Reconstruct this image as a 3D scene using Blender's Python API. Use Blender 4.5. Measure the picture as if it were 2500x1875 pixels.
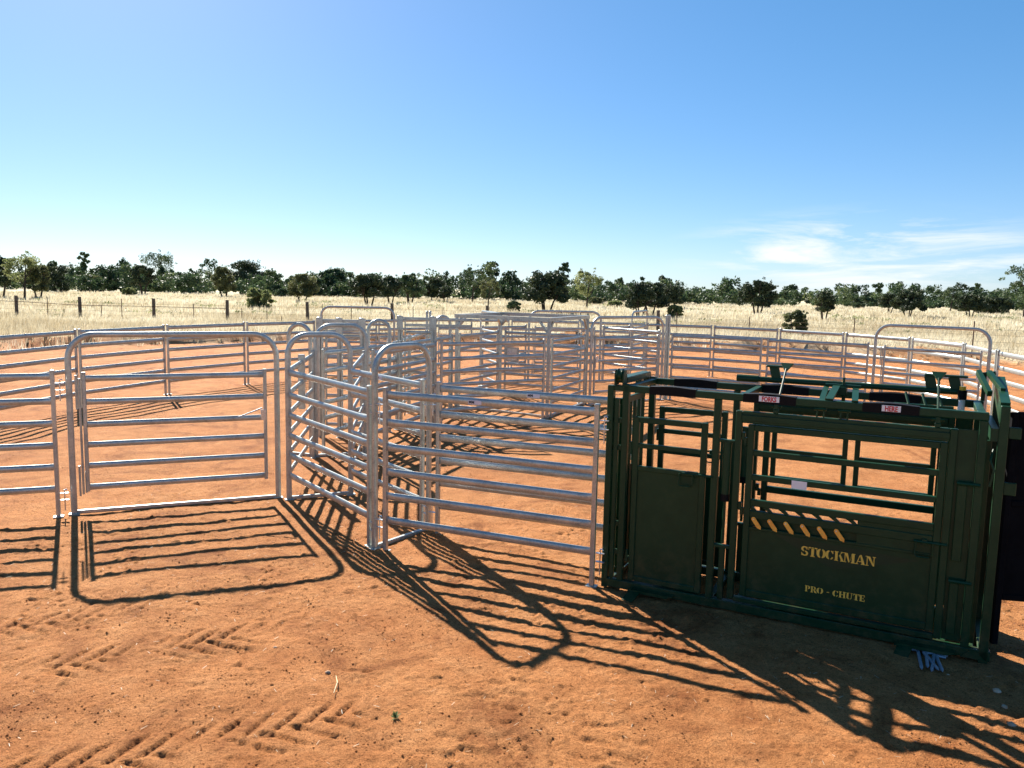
import bpy, math, random
import numpy as np
from mathutils import Vector, Matrix

# ------------------------------------------------------------------ camera, world, sun, exposure
scene = bpy.context.scene
for o in list(bpy.data.objects):
    bpy.data.objects.remove(o)
COL = scene.collection
R = math.radians

cam_d = bpy.data.cameras.new('camera')
cam_d.sensor_width = 36.0
cam_d.lens = 1950.0 / 2500.0 * 36.0
cam_d.clip_start = 0.05
cam_d.clip_end = 9000.0
cam = bpy.data.objects.new('camera', cam_d)
COL.objects.link(cam)
PITCH, ROLL = 0.11712, 0.020186
fwd = Vector((0, math.cos(PITCH), -math.sin(PITCH)))
rt = Vector((1, 0, 0))
up = rt.cross(fwd)
rt2 = rt * math.cos(ROLL) + up * math.sin(ROLL)
up2 = up * math.cos(ROLL) - rt * math.sin(ROLL)
M = Matrix.Identity(4)
for i in range(3):
    M[i][0], M[i][1], M[i][2] = rt2[i], up2[i], -fwd[i]
M[2][3] = 2.854
cam.matrix_world = M
scene.camera = cam

SUN_EL, SUN_AZ = R(34.3), R(28.6)          # the sun stands ahead of the camera, to the left
world = bpy.data.worlds.new('World')
scene.world = world
world.use_nodes = True
wn, wl = world.node_tree.nodes, world.node_tree.links
wn.clear()
w_out = wn.new('ShaderNodeOutputWorld')
w_bg = wn.new('ShaderNodeBackground')
sky = wn.new('ShaderNodeTexSky')
sky.sky_type = 'NISHITA'
sky.sun_disc = False
sky.sun_elevation = SUN_EL
sky.sun_rotation = -SUN_AZ
sky.altitude = 0.0
sky.air_density = 0.75
sky.dust_density = 0.25
sky.ozone_density = 4.5
w_bg.inputs['Strength'].default_value = 0.050
# thin cloud streaks low in the sky (a layer of the sky itself, by direction)
w_geo = wn.new('ShaderNodeTexCoord')
w_map = wn.new('ShaderNodeMapping')
w_map.inputs['Scale'].default_value = (5.0, 5.0, 34.0)
w_map.inputs['Rotation'].default_value = (0.0, 0.03, 0.0)
w_noise = wn.new('ShaderNodeTexNoise')
w_noise.inputs['Scale'].default_value = 1.15
w_noise.inputs['Detail'].default_value = 7.0
w_noise.inputs['Roughness'].default_value = 0.62
w_noise.inputs['Distortion'].default_value = 0.5
wl.new(w_geo.outputs['Generated'], w_map.inputs['Vector'])
wl.new(w_map.outputs['Vector'], w_noise.inputs['Vector'])
w_ramp = wn.new('ShaderNodeValToRGB')
w_ramp.color_ramp.elements[0].position = 0.41
w_ramp.color_ramp.elements[1].position = 0.61
wl.new(w_noise.outputs['Fac'], w_ramp.inputs['Fac'])


def cloud_bank(d, r0, r1):
    """soft patch of sky round direction d where the cloud layer is present"""
    sub = wn.new('ShaderNodeVectorMath'); sub.operation = 'SUBTRACT'
    sub.inputs[1].default_value = d
    wl.new(w_geo.outputs['Generated'], sub.inputs[0])
    sc = wn.new('ShaderNodeVectorMath'); sc.operation = 'MULTIPLY'
    sc.inputs[1].default_value = (1.0, 1.0, 4.0)
    wl.new(sub.outputs[0], sc.inputs[0])
    ln = wn.new('ShaderNodeVectorMath'); ln.operation = 'LENGTH'
    wl.new(sc.outputs[0], ln.inputs[0])
    mr = wn.new('ShaderNodeMapRange')
    mr.interpolation_type = 'SMOOTHSTEP'
    mr.inputs[1].default_value, mr.inputs[2].default_value = r0, r1
    mr.inputs[3].default_value, mr.inputs[4].default_value = 1.0, 0.0
    wl.new(ln.outputs['Value'], mr.inputs[0])
    return mr.outputs[0]


w_mul = wn.new('ShaderNodeMath'); w_mul.operation = 'MULTIPLY'
wl.new(w_ramp.outputs['Color'], w_mul.inputs[0])
wl.new(cloud_bank(Vector((0.395, 0.915, 0.046)).normalized(), 0.08, 0.25), w_mul.inputs[1])
w_sat = wn.new('ShaderNodeHueSaturation')
w_sat.inputs['Saturation'].default_value = 1.26
wl.new(sky.outputs[0], w_sat.inputs['Color'])
w_mix = wn.new('ShaderNodeMix'); w_mix.data_type = 'RGBA'
w_mix.inputs[7].default_value = (6.7, 7.0, 7.3, 1)
wl.new(w_mul.outputs[0], w_mix.inputs[0])
w_gam = wn.new('ShaderNodeGamma')
w_gam.inputs['Gamma'].default_value = 0.66
wl.new(w_sat.outputs['Color'], w_gam.inputs['Color'])
w_lev = wn.new('ShaderNodeMix'); w_lev.data_type = 'RGBA'; w_lev.blend_type = 'MULTIPLY'
w_lev.inputs[0].default_value = 1.0
w_lev.inputs[7].default_value = (1.46, 1.62, 1.80, 1)
wl.new(w_gam.outputs[0], w_lev.inputs[6])
wl.new(w_lev.outputs[2], w_mix.inputs[6])
wl.new(w_mix.outputs[2], w_bg.inputs['Color'])
wl.new(w_bg.outputs[0], w_out.inputs['Surface'])

sun_d = bpy.data.lights.new('sun', 'SUN')
sun_d.energy = 5.0
sun_d.angle = R(0.53)
sun_d.color = (1.0, 0.94, 0.84)
sun = bpy.data.objects.new('sun', sun_d)
COL.objects.link(sun)
sun.rotation_mode = 'QUATERNION'
sun.rotation_quaternion = Vector((math.sin(SUN_AZ) * math.cos(SUN_EL), -math.cos(SUN_AZ) * math.cos(SUN_EL),
                                  -math.sin(SUN_EL))).to_track_quat('-Z', 'Y')
scene.view_settings.view_transform = 'Standard'
scene.view_settings.look = 'None'
scene.view_settings.exposure = 1.60
scene.view_settings.gamma = 1.0
scene.view_settings.use_curve_mapping = False

# ------------------------------------------------------------------ materials
def new_mat(name):
    m = bpy.data.materials.new(name)
    m.use_nodes = True
    nt = m.node_tree
    b = nt.nodes['Principled BSDF']
    return m, nt, b


def noise_node(nt, scale, detail=4.0, rough=0.55, coord='Object', dist=0.0):
    tc = nt.nodes.new('ShaderNodeTexCoord')
    n = nt.nodes.new('ShaderNodeTexNoise')
    n.inputs['Scale'].default_value = scale
    n.inputs['Detail'].default_value = detail
    n.inputs['Roughness'].default_value = rough
    n.inputs['Distortion'].default_value = dist
    nt.links.new(tc.outputs[coord], n.inputs['Vector'])
    return n


def ramp(nt, src, stops):
    r = nt.nodes.new('ShaderNodeValToRGB')
    els = r.color_ramp.elements
    while len(els) < len(stops):
        els.new(0.5)
    for e, (p, c) in zip(els, stops):
        e.position = p
        e.color = (c[0], c[1], c[2], 1)
    nt.links.new(src, r.inputs['Fac'])
    return r


def bump(nt, b, src, strength, dist):
    bp = nt.nodes.new('ShaderNodeBump')
    bp.inputs['Strength'].default_value = strength
    bp.inputs['Distance'].default_value = dist
    nt.links.new(src, bp.inputs['Height'])
    nt.links.new(bp.outputs[0], b.inputs['Normal'])
    return bp


def simple_mat(name, c0, c1, scale=12.0, rough=(0.4, 0.6), metal=0.0, bstr=0.0, spec=0.5, coord='Object'):
    m, nt, b = new_mat(name)
    n = noise_node(nt, scale, 5.0, 0.6, coord)
    r = ramp(nt, n.outputs['Fac'], [(0.3, c0), (0.7, c1)])
    nt.links.new(r.outputs[0], b.inputs['Base Color'])
    mr = nt.nodes.new('ShaderNodeMapRange')
    mr.inputs[1].default_value, mr.inputs[2].default_value = 0.3, 0.7
    mr.inputs[3].default_value, mr.inputs[4].default_value = rough
    nt.links.new(n.outputs['Fac'], mr.inputs[0])
    nt.links.new(mr.outputs[0], b.inputs['Roughness'])
    b.inputs['Metallic'].default_value = metal
    b.inputs['Specular IOR Level'].default_value = spec
    if bstr:
        bump(nt, b, n.outputs['Fac'], bstr, 0.01)
    return m


def galv_mat():
    m, nt, b = new_mat('galvanised_steel')
    tc = nt.nodes.new('ShaderNodeTexCoord')
    geo = nt.nodes.new('ShaderNodeNewGeometry')
    v = nt.nodes.new('ShaderNodeTexVoronoi')
    v.inputs['Scale'].default_value = 70.0
    nt.links.new(geo.outputs['Position'], v.inputs['Vector'])
    n = nt.nodes.new('ShaderNodeTexNoise')
    n.inputs['Scale'].default_value = 5.0
    n.inputs['Detail'].default_value = 6.0
    n.inputs['Roughness'].default_value = 0.65
    nt.links.new(geo.outputs['Position'], n.inputs['Vector'])
    add = nt.nodes.new('ShaderNodeMath'); add.operation = 'MULTIPLY_ADD'
    sep = nt.nodes.new('ShaderNodeSeparateColor')
    nt.links.new(v.outputs['Color'], sep.inputs[0])
    nt.links.new(sep.outputs[0], add.inputs[0])
    add.inputs[1].default_value = 0.22
    nt.links.new(n.outputs['Fac'], add.inputs[2])
    r = ramp(nt, add.outputs[0], [(0.32, (0.24, 0.258, 0.244)), (0.55, (0.36, 0.382, 0.365)), (0.9, (0.50, 0.52, 0.505))])
    nt.links.new(r.outputs[0], b.inputs['Base Color'])
    mr = nt.nodes.new('ShaderNodeMapRange')
    mr.inputs[1].default_value, mr.inputs[2].default_value = 0.3, 0.85
    mr.inputs[3].default_value, mr.inputs[4].default_value = 0.46, 0.27
    nt.links.new(add.outputs[0], mr.inputs[0])
    nt.links.new(mr.outputs[0], b.inputs['Roughness'])
    b.inputs['Metallic'].default_value = 0.62
    bump(nt, b, n.outputs['Fac'], 0.12, 0.01)
    return m


def green_mat():
    m, nt, b = new_mat('green_enamel')
    geo = nt.nodes.new('ShaderNodeNewGeometry')
    n = nt.nodes.new('ShaderNodeTexNoise')
    n.inputs['Scale'].default_value = 3.5
    n.inputs['Detail'].default_value = 7.0
    n.inputs['Roughness'].default_value = 0.68
    nt.links.new(geo.outputs['Position'], n.inputs['Vector'])
    r = ramp(nt, n.outputs['Fac'], [(0.30, (0.0026, 0.028, 0.0105)), (0.55, (0.0038, 0.038, 0.0145)), (0.80, (0.009, 0.045, 0.018))])
    # a little red dust low down, where hooves and wind put it
    sx = nt.nodes.new('ShaderNodeSeparateXYZ')
    nt.links.new(geo.outputs['Position'], sx.inputs[0])
    mr = nt.nodes.new('ShaderNodeMapRange')
    mr.inputs[1].default_value, mr.inputs[2].default_value = 0.0, 0.55
    mr.inputs[3].default_value, mr.inputs[4].default_value = 0.34, 0.02
    nt.links.new(sx.outputs['Z'], mr.inputs[0])
    n2 = nt.nodes.new('ShaderNodeTexNoise')
    n2.inputs['Scale'].default_value = 7.0
    n2.inputs['Detail'].default_value = 9.0
    n2.inputs['Roughness'].default_value = 0.75
    nt.links.new(geo.outputs['Position'], n2.inputs['Vector'])
    dr = ramp(nt, n2.outputs['Fac'], [(0.46, (0, 0, 0)), (0.68, (1, 1, 1))])
    mu = nt.nodes.new('ShaderNodeMath'); mu.operation = 'MULTIPLY'
    nt.links.new(mr.outputs[0], mu.inputs[0])
    nt.links.new(dr.outputs[0], mu.inputs[1])
    mx = nt.nodes.new('ShaderNodeMix'); mx.data_type = 'RGBA'
    mx.inputs[7].default_value = (0.20, 0.10, 0.05, 1)
    nt.links.new(mu.outputs[0], mx.inputs[0])
    nt.links.new(r.outputs[0], mx.inputs[6])
    nt.links.new(mx.outputs[2], b.inputs['Base Color'])
    b.inputs['Roughness'].default_value = 0.40
    b.inputs['Specular IOR Level'].default_value = 0.25
    bump(nt, b, n.outputs['Fac'], 0.08, 0.01)
    return m


def leaf_mat(name, c0, c1, c2, trans=0.25):
    m, nt, b = new_mat(name)
    at = nt.nodes.new('ShaderNodeAttribute')
    at.attribute_name = 'tint'
    r = ramp(nt, at.outputs['Fac'], [(0.0, c0), (0.55, c1), (1.0, c2)])
    nt.links.new(r.outputs[0], b.inputs['Base Color'])
    b.inputs['Roughness'].default_value = 0.62
    b.inputs['Specular IOR Level'].default_value = 0.3
    tr = nt.nodes.new('ShaderNodeBsdfTranslucent')
    nt.links.new(r.outputs[0], tr.inputs['Color'])
    mx = nt.nodes.new('ShaderNodeMixShader')
    mx.inputs[0].default_value = trans
    out = nt.nodes['Material Output']
    nt.links.new(b.outputs[0], mx.inputs[1])
    nt.links.new(tr.outputs[0], mx.inputs[2])
    nt.links.new(mx.outputs[0], out.inputs['Surface'])
    return m


def ground_mat():
    m, nt, b = new_mat('red_earth')
    geo = nt.nodes.new('ShaderNodeNewGeometry')

    def nz(scale, detail, rough=0.6, dist=0.0):
        n = nt.nodes.new('ShaderNodeTexNoise')
        n.inputs['Scale'].default_value = scale
        n.inputs['Detail'].default_value = detail
        n.inputs['Roughness'].default_value = rough
        n.inputs['Distortion'].default_value = dist
        nt.links.new(geo.outputs['Position'], n.inputs['Vector'])
        return n
    big = nz(0.35, 6, 0.6)
    mid = nz(3.2, 8, 0.68, 0.4)
    fine = nz(38.0, 8, 0.72)
    grit = nz(190.0, 3, 0.6)
    c1 = ramp(nt, big.outputs['Fac'], [(0.34, (0.36, 0.128, 0.040)), (0.55, (0.475, 0.206, 0.075)), (0.75, (0.505, 0.242, 0.100))])
    c2 = ramp(nt, mid.outputs['Fac'], [(0.28, (0.32, 0.114, 0.034)), (0.5, (0.475, 0.206, 0.075)), (0.74, (0.58, 0.295, 0.128))])
    mx = nt.nodes.new('ShaderNodeMix'); mx.data_type = 'RGBA'
    mx.inputs[0].default_value = 0.5
    nt.links.new(c1.outputs[0], mx.inputs[6])
    nt.links.new(c2.outputs[0], mx.inputs[7])
    c3 = ramp(nt, fine.outputs['Fac'], [(0.30, (0.34, 0.29, 0.26)), (0.45, (0.92, 0.90, 0.88)), (0.75, (1.18, 1.17, 1.16))])
    mu = nt.nodes.new('ShaderNodeMix'); mu.data_type = 'RGBA'; mu.blend_type = 'MULTIPLY'
    mu.inputs[0].default_value = 0.95
    nt.links.new(mx.outputs[2], mu.inputs[6])
    nt.links.new(c3.outputs[0], mu.inputs[7])
    speck = nz(105.0, 3, 0.7)
    sk = ramp(nt, speck.outputs['Fac'], [(0.34, (0.36, 0.30, 0.27)), (0.47, (0.97, 0.96, 0.95)), (0.70, (1.22, 1.24, 1.26))])
    mu1 = nt.nodes.new('ShaderNodeMix'); mu1.data_type = 'RGBA'; mu1.blend_type = 'MULTIPLY'
    mu1.inputs[0].default_value = 0.85
    nt.links.new(mu.outputs[2], mu1.inputs[6])
    nt.links.new(sk.outputs[0], mu1.inputs[7])
    mu = mu1
    scuff = nz(1.15, 9, 0.74, 1.2)
    sc = ramp(nt, scuff.outputs['Fac'], [(0.36, (0.56, 0.47, 0.43)), (0.46, (0.98, 0.97, 0.96)), (0.60, (1.18, 1.20, 1.22))])
    mu2 = nt.nodes.new('ShaderNodeMix'); mu2.data_type = 'RGBA'; mu2.blend_type = 'MULTIPLY'
    mu2.inputs[0].default_value = 0.8
    nt.links.new(mu.outputs[2], mu2.inputs[6])
    nt.links.new(sc.outputs[0], mu2.inputs[7])
    mu = mu2
    # paddock: bleached straw over the soil
    straw = ramp(nt, mid.outputs['Fac'], [(0.28, (0.31, 0.235, 0.13)), (0.5, (0.51, 0.44, 0.29)), (0.75, (0.61, 0.55, 0.39))])
    at = nt.nodes.new('ShaderNodeAttribute')
    at.attribute_name = 'paddock'
    m2 = nt.nodes.new('ShaderNodeMix'); m2.data_type = 'RGBA'
    nt.links.new(at.outputs['Fac'], m2.inputs[0])
    nt.links.new(mu.outputs[2], m2.inputs[6])
    nt.links.new(straw.outputs[0], m2.inputs[7])
    # scattered dry straw and pale grit on the bare ground
    nt.links.new(m2.outputs[2], b.inputs['Base Color'])
    b.inputs['Roughness'].default_value = 0.95
    b.inputs['Specular IOR Level'].default_value = 0.12
    a = nt.nodes.new('ShaderNodeMath'); a.operation = 'MULTIPLY_ADD'
    nt.links.new(grit.outputs['Fac'], a.inputs[0])
    a.inputs[1].default_value = 0.55
    nt.links.new(fine.outputs['Fac'], a.inputs[2])
    a2 = nt.nodes.new('ShaderNodeMath'); a2.operation = 'MULTIPLY_ADD'
    nt.links.new(mid.outputs['Fac'], a2.inputs[0])
    a2.inputs[1].default_value = 0.55
    nt.links.new(a.outputs[0], a2.inputs[2])
    bump(nt, b, a2.outputs[0], 1.0, 0.034)
    return m


MAT = {}
MAT['galv'] = galv_mat()
MAT['green'] = green_mat()
MAT['ground'] = ground_mat()
MAT['rubber'] = simple_mat('black_rubber', (0.002, 0.002, 0.003), (0.005, 0.005, 0.006), 30, (0.5, 0.75), 0, 0.2, 0.15)
MAT['blacksheet'] = simple_mat('black_sheeting', (0.004, 0.004, 0.005), (0.010, 0.010, 0.011), 8, (0.7, 0.9), 0, 0.1, 0.05)
MAT['white'] = simple_mat('white_sticker', (0.72, 0.72, 0.74), (0.80, 0.80, 0.80), 20, (0.4, 0.5))
MAT['grey_sticker'] = simple_mat('silver_sticker', (0.55, 0.52, 0.58), (0.66, 0.63, 0.68), 20, (0.4, 0.5))
MAT['red'] = simple_mat('red_print', (0.45, 0.012, 0.02), (0.55, 0.02, 0.03), 20, (0.4, 0.5))
MAT['black_print'] = simple_mat('black_print', (0.008, 0.008, 0.01), (0.02, 0.02, 0.02), 20, (0.4, 0.5))
MAT['yellow'] = simple_mat('yellow_paint', (0.74, 0.46, 0.05), (0.85, 0.56, 0.09), 25, (0.45, 0.6))
MAT['orange'] = simple_mat('orange_tag', (0.92, 0.34, 0.04), (0.95, 0.52, 0.07), 9, (0.4, 0.5))
MAT['zinc'] = simple_mat('zinc_plated', (0.45, 0.47, 0.50), (0.66, 0.68, 0.70), 40, (0.25, 0.4), 0.9)
MAT['peg'] = simple_mat('peg_steel', (0.20, 0.23, 0.28), (0.34, 0.38, 0.44), 30, (0.4, 0.55), 0.4)
MAT['oldwood'] = simple_mat('weathered_wood', (0.05, 0.038, 0.032), (0.15, 0.12, 0.10), 9, (0.8, 0.95), 0, 0.6, 0.2)
MAT['rust'] = simple_mat('rusted_steel', (0.05, 0.025, 0.018), (0.10, 0.05, 0.03), 15, (0.7, 0.9), 0.2, 0.2)
MAT['bark'] = simple_mat('dark_bark', (0.025, 0.02, 0.016), (0.07, 0.055, 0.045), 4, (0.85, 0.95), 0, 0.6, 0.15)
MAT['stone'] = simple_mat('stone', (0.32, 0.18, 0.10), (0.52, 0.40, 0.30), 14, (0.85, 0.95), 0, 0.5, 0.2)
MAT['straw'] = simple_mat('dry_straw', (0.55, 0.42, 0.22), (0.68, 0.56, 0.34), 25, (0.7, 0.9))
MAT['amber'] = simple_mat('amber_plastic', (0.65, 0.36, 0.02), (0.75, 0.45, 0.04), 20, (0.2, 0.3))
MAT['emblem'] = simple_mat('dark_green_print', (0.002, 0.026, 0.010), (0.003, 0.032, 0.013), 6, (0.4, 0.45), 0, 0, 0.33)
MAT['leaf_dark'] = leaf_mat('foliage_dark', (0.022, 0.036, 0.018), (0.045, 0.066, 0.030), (0.10, 0.115, 0.046), 0.2)
MAT['leaf_mid'] = leaf_mat('foliage_green', (0.030, 0.055, 0.024), (0.066, 0.105, 0.044), (0.15, 0.18, 0.075), 0.25)
MAT['leaf_olive'] = leaf_mat('foliage_olive', (0.052, 0.066, 0.026), (0.11, 0.122, 0.050), (0.20, 0.20, 0.085), 0.38)
MAT['leaf_light'] = leaf_mat('foliage_light', (0.10, 0.125, 0.045), (0.19, 0.215, 0.085), (0.30, 0.31, 0.14), 0.48)
MAT['grass'] = leaf_mat('dry_grass_blades', (0.36, 0.28, 0.165), (0.60, 0.53, 0.375), (0.74, 0.685, 0.54), 0.33)
MAT['weed'] = leaf_mat('weed_leaf', (0.08, 0.13, 0.04), (0.13, 0.19, 0.06), (0.20, 0.25, 0.09), 0.3)

# ------------------------------------------------------------------ mesh helpers
class MB:
    def __init__(self):
        self.v, self.f = [], []

    def add(self, verts, faces):
        k = len(self.v)
        self.v += [tuple(p) for p in verts]
        self.f += [tuple(i + k for i in f) for f in faces]
        return self

    def box(self, x0, x1, y0, y1, z0, z1, b=0.004):
        """box with chamfered edges"""
        b = min(b, (x1 - x0) * .3, (y1 - y0) * .3, (z1 - z0) * .3)
        vs, idx = [], {}
        for sx in (0, 1):
            for sy in (0, 1):
                for sz in (0, 1):
                    c = ((x0, x1)[sx], (y0, y1)[sy], (z0, z1)[sz])
                    i = (b, -b)[sx], (b, -b)[sy], (b, -b)[sz]
                    for ax in range(3):
                        p = [c[k] + (0 if k == ax else i[k]) for k in range(3)]
                        idx[(sx, sy, sz, ax)] = len(vs)
                        vs.append(p)
        F = []
        for s in (0, 1):
            q = [idx[(s, a, c, 0)] for a, c in ((0, 0), (1, 0), (1, 1), (0, 1))]; F.append(q if s else q[::-1])
            q = [idx[(a, s, c, 1)] for a, c in ((0, 0), (0, 1), (1, 1), (1, 0))]; F.append(q if s else q[::-1])
            q = [idx[(a, c, s, 2)] for a, c in ((0, 0), (1, 0), (1, 1), (0, 1))]; F.append(q if s else q[::-1])
        for s in (0, 1):
            for t in (0, 1):
                F.append([idx[(0, s, t, 1)], idx[(1, s, t, 1)], idx[(1, s, t, 2)], idx[(0, s, t, 2)]][::1 if s == t else -1][::-1])
                F.append([idx[(s, 0, t, 0)], idx[(s, 1, t, 0)], idx[(s, 1, t, 2)], idx[(s, 0, t, 2)]][::1 if s == t else -1])
                F.append([idx[(s, t, 0, 0)], idx[(s, t, 1, 0)], idx[(s, t, 1, 1)], idx[(s, t, 0, 1)]][::1 if s == t else -1][::-1])
        for sx in (0, 1):
            for sy in (0, 1):
                for sz in (0, 1):
                    q = [idx[(sx, sy, sz, a)] for a in range(3)]
                    F.append(q if (sx + sy + sz) % 2 else q[::-1])
        return self.add(vs, F)

    def bar(self, p0, p1, w, h, upv=(0, 0, 1)):
        """rectangular bar from p0 to p1, w across and h along upv"""
        p0, p1 = Vector(p0), Vector(p1)
        t = (p1 - p0).normalized()
        s = t.cross(Vector(upv))
        if s.length < 1e-4:
            s = t.cross(Vector((1, 0, 0)))
        s.normalize()
        n = s.cross(t)
        vs = []
        for p in (p0, p1):
            for a, c in ((-1, -1), (1, -1), (1, 1), (-1, 1)):
                vs.append(p + s * (a * w / 2) + n * (c * h / 2))
        return self.add(vs, [(0, 1, 2, 3), (7, 6, 5, 4), (0, 4, 5, 1), (1, 5, 6, 2), (2, 6, 7, 3), (3, 7, 4, 0)])

    def tube(self, pts, r, n=8, cap=True):
        """round tube through pts; r a number or one radius per point"""
        pts = [Vector(p) for p in pts]
        rs = r if isinstance(r, (list, tuple)) else [r] * len(pts)
        k0 = len(self.v)
        ref = None
        vs = []
        for i, p in enumerate(pts):
            t = (pts[min(i + 1, len(pts) - 1)] - pts[max(i - 1, 0)]).normalized()
            if ref is None or abs(ref.dot(t)) > .95:
                ref = Vector((0, 0, 1)) if abs(t.z) < .9 else Vector((1, 0, 0))
            s = t.cross(ref).normalized()
            u = s.cross(t)
            ref = u
            for j in range(n):
                a = 2 * math.pi * j / n
                vs.append(p + (s * math.cos(a) + u * math.sin(a)) * rs[i])
        F = []
        for i in range(len(pts) - 1):
            for j in range(n):
                a, c = i * n + j, i * n + (j + 1) % n
                F.append((a, c, c + n, a + n))
        if cap:
            F.append(tuple(range(n))[::-1])
            F.append(tuple(range((len(pts) - 1) * n, len(pts) * n)))
        return self.add(vs, F)

    def prism(self, poly, y0, y1):
        """polygon in x,z pushed from y0 to y1 (local)"""
        n = len(poly)
        vs = [(x, y0, z) for x, z in poly] + [(x, y1, z) for x, z in poly]
        F = [tuple(range(n)), tuple(range(n, 2 * n))[::-1]]
        for i in range(n):
            j = (i + 1) % n
            F.append((i, i + n, j + n, j))
        return self.add(vs, F)

    def mesh(self, name, mat, smooth=False):
        me = bpy.data.meshes.new(name)
        me.from_pydata(self.v, [], self.f)
        me.update()
        if mat:
            me.materials.append(MAT[mat])
        if smooth:
            me.polygons.foreach_set('use_smooth', [True] * len(me.polygons))
            try:
                me.set_sharp_from_angle(angle=R(38))
            except Exception:
                pass
        return me

    def build(self, name, mat, parent=None, smooth=False):
        return obj(name, self.mesh(name, mat, smooth), parent)


def obj(name, me, parent=None, loc=None, rotz=None, scale=None):
    o = bpy.data.objects.new(name, me)
    COL.objects.link(o)
    if parent is not None:
        o.parent = parent
    if loc is not None:
        o.location = loc
    if rotz is not None:
        o.rotation_euler = (0, 0, rotz)
    if scale is not None:
        o.scale = scale
    return o


def tag(o, label, cat, group=None):
    o['label'] = label
    o['category'] = cat
    if group:
        o['group'] = group
    return o


def thing(name, label, cat, loc=(0, 0, 0), rotz=0, group=None):
    o = bpy.data.objects.new(name, None)
    o.empty_display_size = 0.2
    COL.objects.link(o)
    o.location = loc
    o.rotation_euler = (0, 0, rotz)
    return tag(o, label, cat, group)


def np_mesh(name, verts, faces_flat, nper, mat, tint=None, attr='tint', smooth=False, domain='FACE'):
    me = bpy.data.meshes.new(name)
    nv, nf = len(verts), len(faces_flat) // nper
    me.vertices.add(nv)
    me.vertices.foreach_set('co', np.ascontiguousarray(verts, dtype=np.float32).ravel())
    me.loops.add(nf * nper)
    me.loops.foreach_set('vertex_index', np.ascontiguousarray(faces_flat, dtype=np.int32))
    me.polygons.add(nf)
    me.polygons.foreach_set('loop_start', np.arange(0, nf * nper, nper, dtype=np.int32))
    me.polygons.foreach_set('loop_total', np.full(nf, nper, dtype=np.int32))
    if smooth:
        me.polygons.foreach_set('use_smooth', np.ones(nf, dtype=bool))
    me.update(calc_edges=True)
    if tint is not None:
        a = me.attributes.new(attr, 'FLOAT', 'POINT' if domain == 'POINT' else 'FACE')
        a.data.foreach_set('value', np.ascontiguousarray(tint, dtype=np.float32))
    me.materials.append(MAT[mat])
    return me


# ------------------------------------------------------------------ ground: one sheet to the horizon
rng = np.random.default_rng(7)
LAT = rng.random((12, 256, 256))


def vnoise(X, Y, f, k):
    x, y = X * f + 37.3 * k, Y * f + 11.7 * k
    xi, yi = np.floor(x).astype(np.int64), np.floor(y).astype(np.int64)
    fx, fy = x - xi, y - yi
    fx, fy = fx * fx * (3 - 2 * fx), fy * fy * (3 - 2 * fy)
    L = LAT[k % 12]
    a, b_ = L[xi & 255, yi & 255], L[(xi + 1) & 255, yi & 255]
    c, d = L[xi & 255, (yi + 1) & 255], L[(xi + 1) & 255, (yi + 1) & 255]
    return (a * (1 - fx) + b_ * fx) * (1 - fy) + (c * (1 - fx) + d * fx) * fy


def axis(lo, hi, step, grow_lo, grow_hi, end_lo, end_hi):
    c = list(np.arange(lo, hi + 1e-6, step))
    s, x, left = step, lo, []
    while x > end_lo:
        s *= grow_lo
        x -= s
        left.append(x)
    s, x, right = step, hi, []
    while x < end_hi:
        s *= grow_hi
        x += s
        right.append(x)
    return np.array(left[::-1] + c + right)


def sstep(e0, e1, x):
    t = np.clip((x - e0) / (e1 - e0), 0, 1)
    return t * t * (3 - 2 * t)


PAD = (0.0, 18.0)


def pad_edge(X, Y):
    """distance outside the graded red pad (negative inside)"""
    r = np.hypot(X - PAD[0], Y - PAD[1])
    return r - (25.2 + 1.2 * (vnoise(X, Y, 0.17, 3) - .5) + 0.9 * (vnoise(X, Y, 0.6, 4) - .5) + np.clip(X, 0, 20) * 0.10)


def strip(X, Y, p0, p1, width, pitch, vee, depth, k):
    """tyre tread pressed into the ground between p0 and p1"""
    dx, dy = p1[0] - p0[0], p1[1] - p0[1]
    L = math.hypot(dx, dy)
    tx, ty = dx / L, dy / L
    s = (X - p0[0]) * tx + (Y - p0[1]) * ty
    t = -(X - p0[0]) * ty + (Y - p0[1]) * tx
    m = sstep(0, .15, s) * sstep(0, .15, L - s) * sstep(0, .05, width / 2 - np.abs(t))
    ph = (s + vee * np.abs(t) + np.where(t > 0, pitch * .5, 0) * (vee != 0)) / pitch
    ph = ph - np.floor(ph)
    ph = ph + .10 * (vnoise(X, Y, 12., k + 1) - .5)
    lug = sstep(.0, .10, ph) * sstep(.0, .14, .44 - ph)
    worn = np.clip(vnoise(X, Y, 2.9, k) * 2.6 - .55, 0, 1) * (.75 + .5 * vnoise(X, Y, 8., k + 3))
    return m * worn * depth * (lug - .35)


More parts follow.
